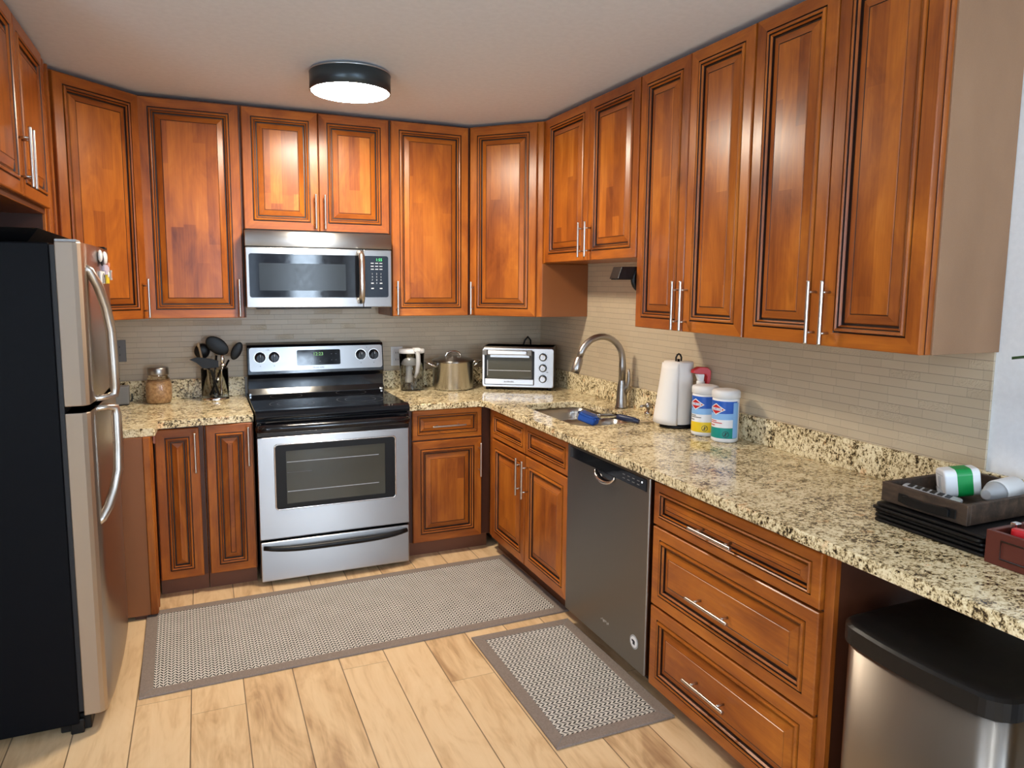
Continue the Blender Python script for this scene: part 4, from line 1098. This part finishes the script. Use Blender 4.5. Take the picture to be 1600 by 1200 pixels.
def canister(label, cx, cy_, low, gname):
    c = thing('wipes_canister', label, 'canister', (cx, cy_, ZC), 0, 'disinfecting wipes canisters')
    R = .0535
    part('tub', MB().lathe([(R-.006, 0), (R-.001, .004), (R, .012), (R, .176), (R-.003, .180)], (cx, cy_, ZC), 48), 'print_white', c)
    part('lid', MB().lathe([(R, .180), (R+.003, .182), (R+.003, .204), (R-.001, .211), (R-.012, .214), (.01, .2145)], (cx, cy_, ZC), 48), 'white', c)
    FA = math.radians(204)                    # the label's front faces the camera
    def wrap(x, z, d): a = FA+x/R; return (cx+(R+.0006+d)*math.cos(a), cy_+(R+.0006+d)*math.sin(a), ZC+z)
    def patch(fn, d, nseg=36, x0=-.075, x1=.075):
        mb = MB()
        for i in range(nseg+1):
            x = x0+(x1-x0)*i/nseg; lo, hi = fn(x)
            mb.v += [wrap(x, lo, d), wrap(x, hi, d)]
        for i in range(nseg): mb.f.append([2*i, 2*i+2, 2*i+3, 2*i+1]); mb.m.append(0); mb.s.append(True)
        return mb
    lab = part('label_blue', patch(lambda x: (.118+.10*max(0, x+.02)**1.0*.35, .170), 0), 'dblue', c, label='blue upper label')
    part('label_light_blue', patch(lambda x: (.092+.05*(x+.06)*.6, .118+.10*max(0, x+.02)*.35), 0), 'lblue', c)
    part('label_lower', patch(lambda x: (.018, .060+.08*(x+.03)*.3), 0), low, c, label='coloured lower label')
    dm = patch(lambda x: (.136-.024*(1-abs(x+.016)/.040), .136+.024*(1-abs(x+.016)/.040)), .0006, 20, -.056, .024)
    lo = part('logo_plate', dm, 'print_white', c)
    dm = patch(lambda x: (.136-.0195*(1-abs(x+.016)/.0335), .136+.0195*(1-abs(x+.016)/.0335)), .0010, 20, -.0495, .0175)
    part('logo_red', dm, 'red', lo)
    dm = patch(lambda x: (.131, .142), .0014, 12, -.046, .010); part('logo_band', dm, 'print_white', lo)
    part('lettering', text_mb('CLOROX', .0125, lambda x, y, d: wrap(-.017+x, .1365+y, .0017+d*.3), depth=.0002), 'dblue', lo)
    ln = []
    for zz, xa, xb in ((.086, -.05, -.012), (.079, -.05, .012), (.068, -.048, -.02)): ln.append(patch(lambda x, zz=zz: (zz, zz+.0032), .0006, 10, xa, xb))
    part('small_print', merge(*ln), 'red' if low == 'teal' else 'grey', c)
    rgm = MB()
    seg = 24
    for i in range(seg):
        a = 2*PI*i/seg
        for q in (.0105, .0125): rgm.v.append(wrap(.0275+q*math.cos(a), .036+q*math.sin(a), .0008))
    for i in range(seg):
        j2 = (i+1) % seg; rgm.f.append([2*i, 2*i+1, 2*j2+1, 2*j2]); rgm.m.append(0); rgm.s.append(False)
    sl = patch(lambda x: (.036+(x-.0275)*.9-.0015, .036+(x-.0275)*.9+.0015), .0008, 8, .0205, .0345)
    st = patch(lambda x: (.0285, .0435), .0008, 4, .025, .028)
    part('symbol', merge(rgm, sl, st), 'ink', c, label='small black ring symbol')
    sd = patch(lambda x: (.02, .165), .0005, 8, .055, .082); sdp = part('side_strip', sd, 'lblue', c)
canister('wipes canister with yellow lower label, behind the teal one', -.112, -1.822, 'yellow', 0)
canister('wipes canister with teal lower label, nearest the camera', -.112, -1.952, 'teal', 0)

# brush in the sink and stick
br = thing('dish_brush', 'blue sponge dish wand lying across the sink edge', 'brush', (-.35, -1.32, ZC))
hx0, hy0 = -.392, -1.325
sb = MB().box(-.045, .045, -.030, .030, -.020, .020)
mtx = Matrix.Translation(Vector((hx0, hy0, ZC+.000))) @ Matrix.Rotation(-.95, 4, 'Z') @ Matrix.Rotation(.25, 4, 'Y')
part('sponge', sb.xf(mtx), 'blue', br, True, .008, 3, label='blue sponge head')
sb = MB().box(-.050, .058, -.034, .034, .012, .026); part('head_plate', sb.xf(mtx), 'clear', br, True, .006, 2)
hb_ = MB().tube([(hx0+.028, hy0-.042, ZC+.016), (-.335, -1.40, ZC+.022), (-.305, -1.440, ZC+.024)], [.012, .011, .012], 12); part('clear_handle', hb_, 'clear', br)
hb_ = MB().tube([(-.305, -1.440, ZC+.024), (-.295, -1.455, ZC+.022), (-.262, -1.512, ZC+.0165), (-.250, -1.535, ZC+.013)], [.012, .015, .014, .010], 12); part('grip', hb_, 'navy', br, label='navy grip')
st = MB().box(-.045, .040, -.006, .006, 0, .008)
solo('wooden_stick', st, 'wood_pale', 'short pale wooden stick on the counter by the paper towel', 'stick', (-.196, -1.512, ZC+.0005), None, .002, 1, (0, 0, math.radians(-12)))

# ------------------------------------------------------------------ near end of the counter: boards, tray, box
for i in range(5):
    b = MB().prism(rrect(-.18, .17, -.150, .150, .012), 0, .008, 'z')
    lb = ['lowest black board of the thin stack under the wooden tray', 'second black board from the bottom of the thin stack under the tray', 'middle black board of the thin stack under the wooden tray',
          'fourth black board from the bottom of the thin stack under the tray', 'topmost black board of the thin stack, touching the wooden tray'][i]
    solo('black_board', b, 'black', lb, 'board', (-.228+.004*((i*7) % 3), -3.052+.003*((i*5) % 4), ZC+.0004+.0106*i), 'thin black boards under the wooden tray', .0025, 2)
TX0, TX1, TY0, TY1, TZ0 = -.385, -.042, -3.142, -2.905, ZC+.0540
wt = thing('wooden_tray', 'weathered dark wooden tray with black metal handles on the near counter', 'tray', (-.21, -3.02, TZ0))
part('floor_board', MB().box(TX0+.008, TX1-.008, TY0+.008, TY1-.008, TZ0, TZ0+.007), 'tray', wt)
for a in ((TX0, TX0+.013, TY0, TY1), (TX1-.013, TX1, TY0, TY1), (TX0+.013, TX1-.013, TY0, TY0+.013), (TX0+.013, TX1-.013, TY1-.013, TY1)):
    part('side_board', MB().box(*a, TZ0, TZ0+.052), 'tray', wt, True, .0015, 1)
hh_ = MB().box(TX0-.003, TX0, -2.985, -2.957, TZ0+.010, TZ0+.034).box(TX0-.003, TX0, -3.115, -3.087, TZ0+.010, TZ0+.034)
hh_.prism([(-2.972, TZ0+.030), (-2.985, TZ0+.033), (-3.035, TZ0+.030), (-3.087, TZ0+.033), (-3.100, TZ0+.030), (-3.100, TZ0+.012), (-3.087, TZ0+.010), (-3.035, TZ0+.008), (-2.985, TZ0+.010), (-2.972, TZ0+.012)], TX0-.010, TX0-.003, 'x')
part('handle', hh_, 'black', wt, True, .001, 1, label='black metal tray handle')
TF = TZ0+.0085
rm = thing('remote_control', 'grey and black remote control lying in the wooden tray', 'remote', (-.285, -2.985, TF))
q = Matrix.Translation(Vector((-.300, -2.994, TF+.019))) @ Matrix.Rotation(math.radians(-70), 4, 'Z') @ Matrix.Rotation(.12, 4, 'Y')
part('casing', MB().prism(rrect(-.075, .065, -.022, .022, .012), -.008, .008, 'z').xf(q), 'lgrey', rm, True, .003, 2)
bt = MB()
for i in range(6):
    for j_ in range(3): bt.box(-.062+.018*i, -.050+.018*i, -.014+.0105*j_, -.007+.0105*j_, .008, .0098)
part('buttons', bt.xf(q), 'black', rm)
kb = MB().tube([(-.215, -2.985, TF+.006), (-.235, -2.962, TF+.016), (-.215, -2.945, TF+.020), (-.19, -2.955, TF+.012), (-.185, -2.985, TF+.007)], .0055, 8)
kb.v = [(x+.21, y+2.96, z-TF) for x, y, z in kb.v]
solo('charging_cable', kb, 'lgrey', 'coiled grey cable in the wooden tray behind the green and white device', 'cable', (-.21, -2.96, TF))
gx, gy = -.192, -2.985
gd_ = thing('plug_in_device', 'white plug-in device with a bright green band, in the wooden tray', 'device', (gx, gy, TF))
q = Matrix.Translation(Vector((gx, gy, TF+.0445))) @ Matrix.Rotation(math.radians(-32), 4, 'Z') @ Matrix.Rotation(math.radians(-8), 4, 'Y')
part('shell', MB().prism(rrect(-.030, .030, -.038, .038, .016), -.045, .045, 'x').xf(q), 'print_white', gd_, True, .005, 3)
g2 = MB().prism(rrect(-.0308, .0308, -.0388, .0388, .0165), -.014, .024, 'x').xf(q); part('green_band', g2, 'green', gd_, label='bright green band')
ip = MB().box(-.0462, -.0452, -.002, .0, -.016, .018).box(-.0462, -.0452, .006, .009, -.020, .016).box(-.0462, -.0452, -.018, .020, .022, .0235); part('printing', ip.xf(q), 'lgrey', gd_)
cx0, cy0 = -.132, -3.040
cu = thing('white_bottle', 'white cylindrical bottle lying on its side in the wooden tray', 'bottle', (cx0, cy0, TF))
q = Matrix.Translation(Vector((cx0-.03, cy0-.028, TF+.033))) @ Matrix.Rotation(math.radians(6), 4, 'Z') @ Matrix.Rotation(math.radians(90), 4, 'Y')
part('barrel', MB().lathe([(.0300, .0), (.0315, .003), (.0315, .088), (.029, .093), (.01, .095)], (0, 0, 0), 36).xf(q), 'white', cu)
part('neck', MB().lathe([(.012, -.050), (.016, -.046), (.020, -.030), (.027, -.012), (.0285, .0)], (0, 0, 0), 32).xf(q), 'lgrey', cu, label='translucent grey neck')

bx0, bx1, by0, by1 = -.425, -.14, -3.62, -3.214
bb = thing('wooden_box', 'open red-brown wooden box at the near right end of the counter', 'box', (-.28, -3.4, ZC))
part('floor_board', MB().box(bx0+.008, bx1-.008, by0+.008, by1-.008, ZC, ZC+.008), 'redwood', bb)
for i, a in enumerate(((bx0, bx0+.012, by0, by1), (bx1-.012, bx1, by0, by1), (bx0+.012, bx1-.012, by0, by0+.012), (bx0+.012, bx1-.012, by1-.012, by1))):
    w_ = part('side_board', MB().box(*a, ZC, ZC+.078), 'redwood', bb, True, .0015, 1)
fp = MB().tube([(bx0-.001, by1-.035, ZC+.018), (bx0-.001, by1-.035, ZC+.060), (bx0-.001, by0+.035, ZC+.060), (bx0-.001, by0+.035, ZC+.018)], .002, 6, closed=True)
part('panel_groove', fp, 'glaze', bb)
part('lining', MB().box(bx0+.012, bx1-.012, by0+.012, by1-.012, ZC+.008, ZC+.012), 'black', bb)
ZP = ZC+.0135
rx, ry = -.335, -3.272
pk = thing('pocket_tool', 'red-handled tool with a metal tip inside the red-brown box', 'tool', (rx, ry, ZC+.012))
part('handle', MB().prism(rrect(-.045, .045, -.012, .012, .010), ZP, ZC+.088, 'z').xf(Matrix.Translation(Vector((-.379, -3.292, 0))) @ Matrix.Rotation(math.radians(-72), 4, 'Z')), 'red', pk, True, .004, 2)
part('tip', MB().prism(rrect(-.010, .010, -.008, .008, .004), ZP, ZC+.093, 'z').xf(Matrix.Translation(Vector((-.362, -3.240, 0)))), 'chrome', pk, True, .002, 2)

# ------------------------------------------------------------------ bin
BX0, BX1, BY0, BY1 = -.660, -.300, -3.428, -3.030
bn = thing('trash_can', 'stainless step trash can with a black lid under the counter', 'trash can', (-.48, -3.23, 0))
def binpoly(g):
    pts = []
    for x, y in rrect(BX0-g, BX1+g, BY0-g, BY1+g, .05, 6):
        if x < BX0+.03: x -= .022*(1-((y-(BY0+BY1)/2)/((BY1-BY0)/2+g))**2)
        pts.append((x, y))
    # resample the long front edge so that its bow is smooth
    out = []
    n = len(pts)
    for i in range(n):
        a, c_ = pts[i], pts[(i+1) % n]
        out.append(a)
        if abs(a[1]-c_[1]) > .15 and a[0] < -.5:
            for k_ in range(1, 10):
                y = a[1]+(c_[1]-a[1])*k_/10; yy = (y-(BY0+BY1)/2)/((BY1-BY0)/2+g); out.append((BX0-g-.022*(1-yy*yy), y))
    return out
part('steel_body', MB().prism(binpoly(-.004), .02, .640, 'z', smooth=True), 'steel_bin' if 'steel_bin' in M else 'steel_door', bn)
part('base_ring', MB().prism(binpoly(.0), 0, .02, 'z', smooth=True), 'black', bn)
lp = MB(); rings = [(.003, .638), (.003, .678), (-.003, .684), (-.03, .688), (-.10, .691)]
n = None
for g_, z in rings:
    p_ = binpoly(g_) if g_ > -.01 else [((x-(-.48))*(1+g_*2.2)+(-.48), (y+3.229)*(1+g_*2.2)-3.229) for x, y in binpoly(-.004)]
    n = len(p_); lp.v += [(x, y, z) for x, y in p_]
for j_ in range(len(rings)-1):
    for i in range(n): lp.f.append([j_*n+i, j_*n+(i+1) % n, (j_+1)*n+(i+1) % n, (j_+1)*n+i]); lp.m.append(0); lp.s.append(j_ > 1)
k0 = (len(rings)-1)*n; lp.f.append([k0+i for i in range(n)]); lp.m.append(0); lp.s.append(True)
lp.f.append(list(range(n))[::-1]); lp.m.append(0); lp.s.append(False)
part('lid', lp, 'black', bn, label='black plastic lid')
part('pedal', MB().prism(rrect(BX0-.075, BX0+.02, -3.29, -3.17, .02), .008, .022, 'z'), 'black', bn, True, .004, 2)

# ------------------------------------------------------------------ houseplant past the right edge
gx, gy = -.20, -3.83
pt = thing('potted_plant', 'leafy green houseplant in a clay pot, one leaf tip showing at the right edge', 'plant', (gx, gy, ZC))
part('pot', MB().lathe([(.050, 0), (.068, .10), (.074, .10), (.074, .125), (.066, .125), (.062, .105)], (gx, gy, ZC), 32, caps=False).lathe([(.050, 0), (.048, .004)], (gx, gy, ZC), 32), 'terracotta', pt)
part('soil', MB().lathe([(.062, .104), (.02, .108)], (gx, gy, ZC), 24), 'soil', pt)
def leaf_stem(tip, name='stem'):
    b0 = Vector((gx, gy, ZC+.10)); tp = Vector(tip); d = tp-b0
    mid = b0+d*.45+Vector((0, 0, .12))
    st_ = MB().tube([b0, b0.lerp(mid, .5)+Vector((0, 0, .03)), mid], .0035, 8); part('stem', st_, 'leaf', pt)
    mb = MB(); n_ = 10; ax = (tp-mid); w_ = .045
    sd_ = ax.cross(Vector((0, 0, 1))).normalized()
    for i in range(n_+1):
        t = i/n_; c_ = mid+ax*t+Vector((0, 0, .05*math.sin(PI*t))); ww = w_*math.sin(PI*min(t*.92+.04, 1))**.8*(1-.25*t)
        if i == n_: ww = .001
        mb.v += [tuple(c_-sd_*ww), tuple(c_+Vector((0, 0, -.006))), tuple(c_+sd_*ww)]
    for i in range(n_):
        for j_ in range(2): mb.f.append([3*i+j_, 3*i+j_+1, 3*i+j_+4, 3*i+j_+3]); mb.m.append(0); mb.s.append(True)
    o = part('leaf', mb, 'leaf', pt); md = o.modifiers.new('sheet', 'SOLIDIFY'); md.thickness = .001
leaf_stem((-.300, -3.160, 1.330))
for tp in ((-.45, -3.75, 1.42), (-.10, -4.2, 1.45), (-.35, -4.15, 1.36), (-.06, -3.7, 1.56), (-.30, -3.9, 1.62)): leaf_stem(tp)
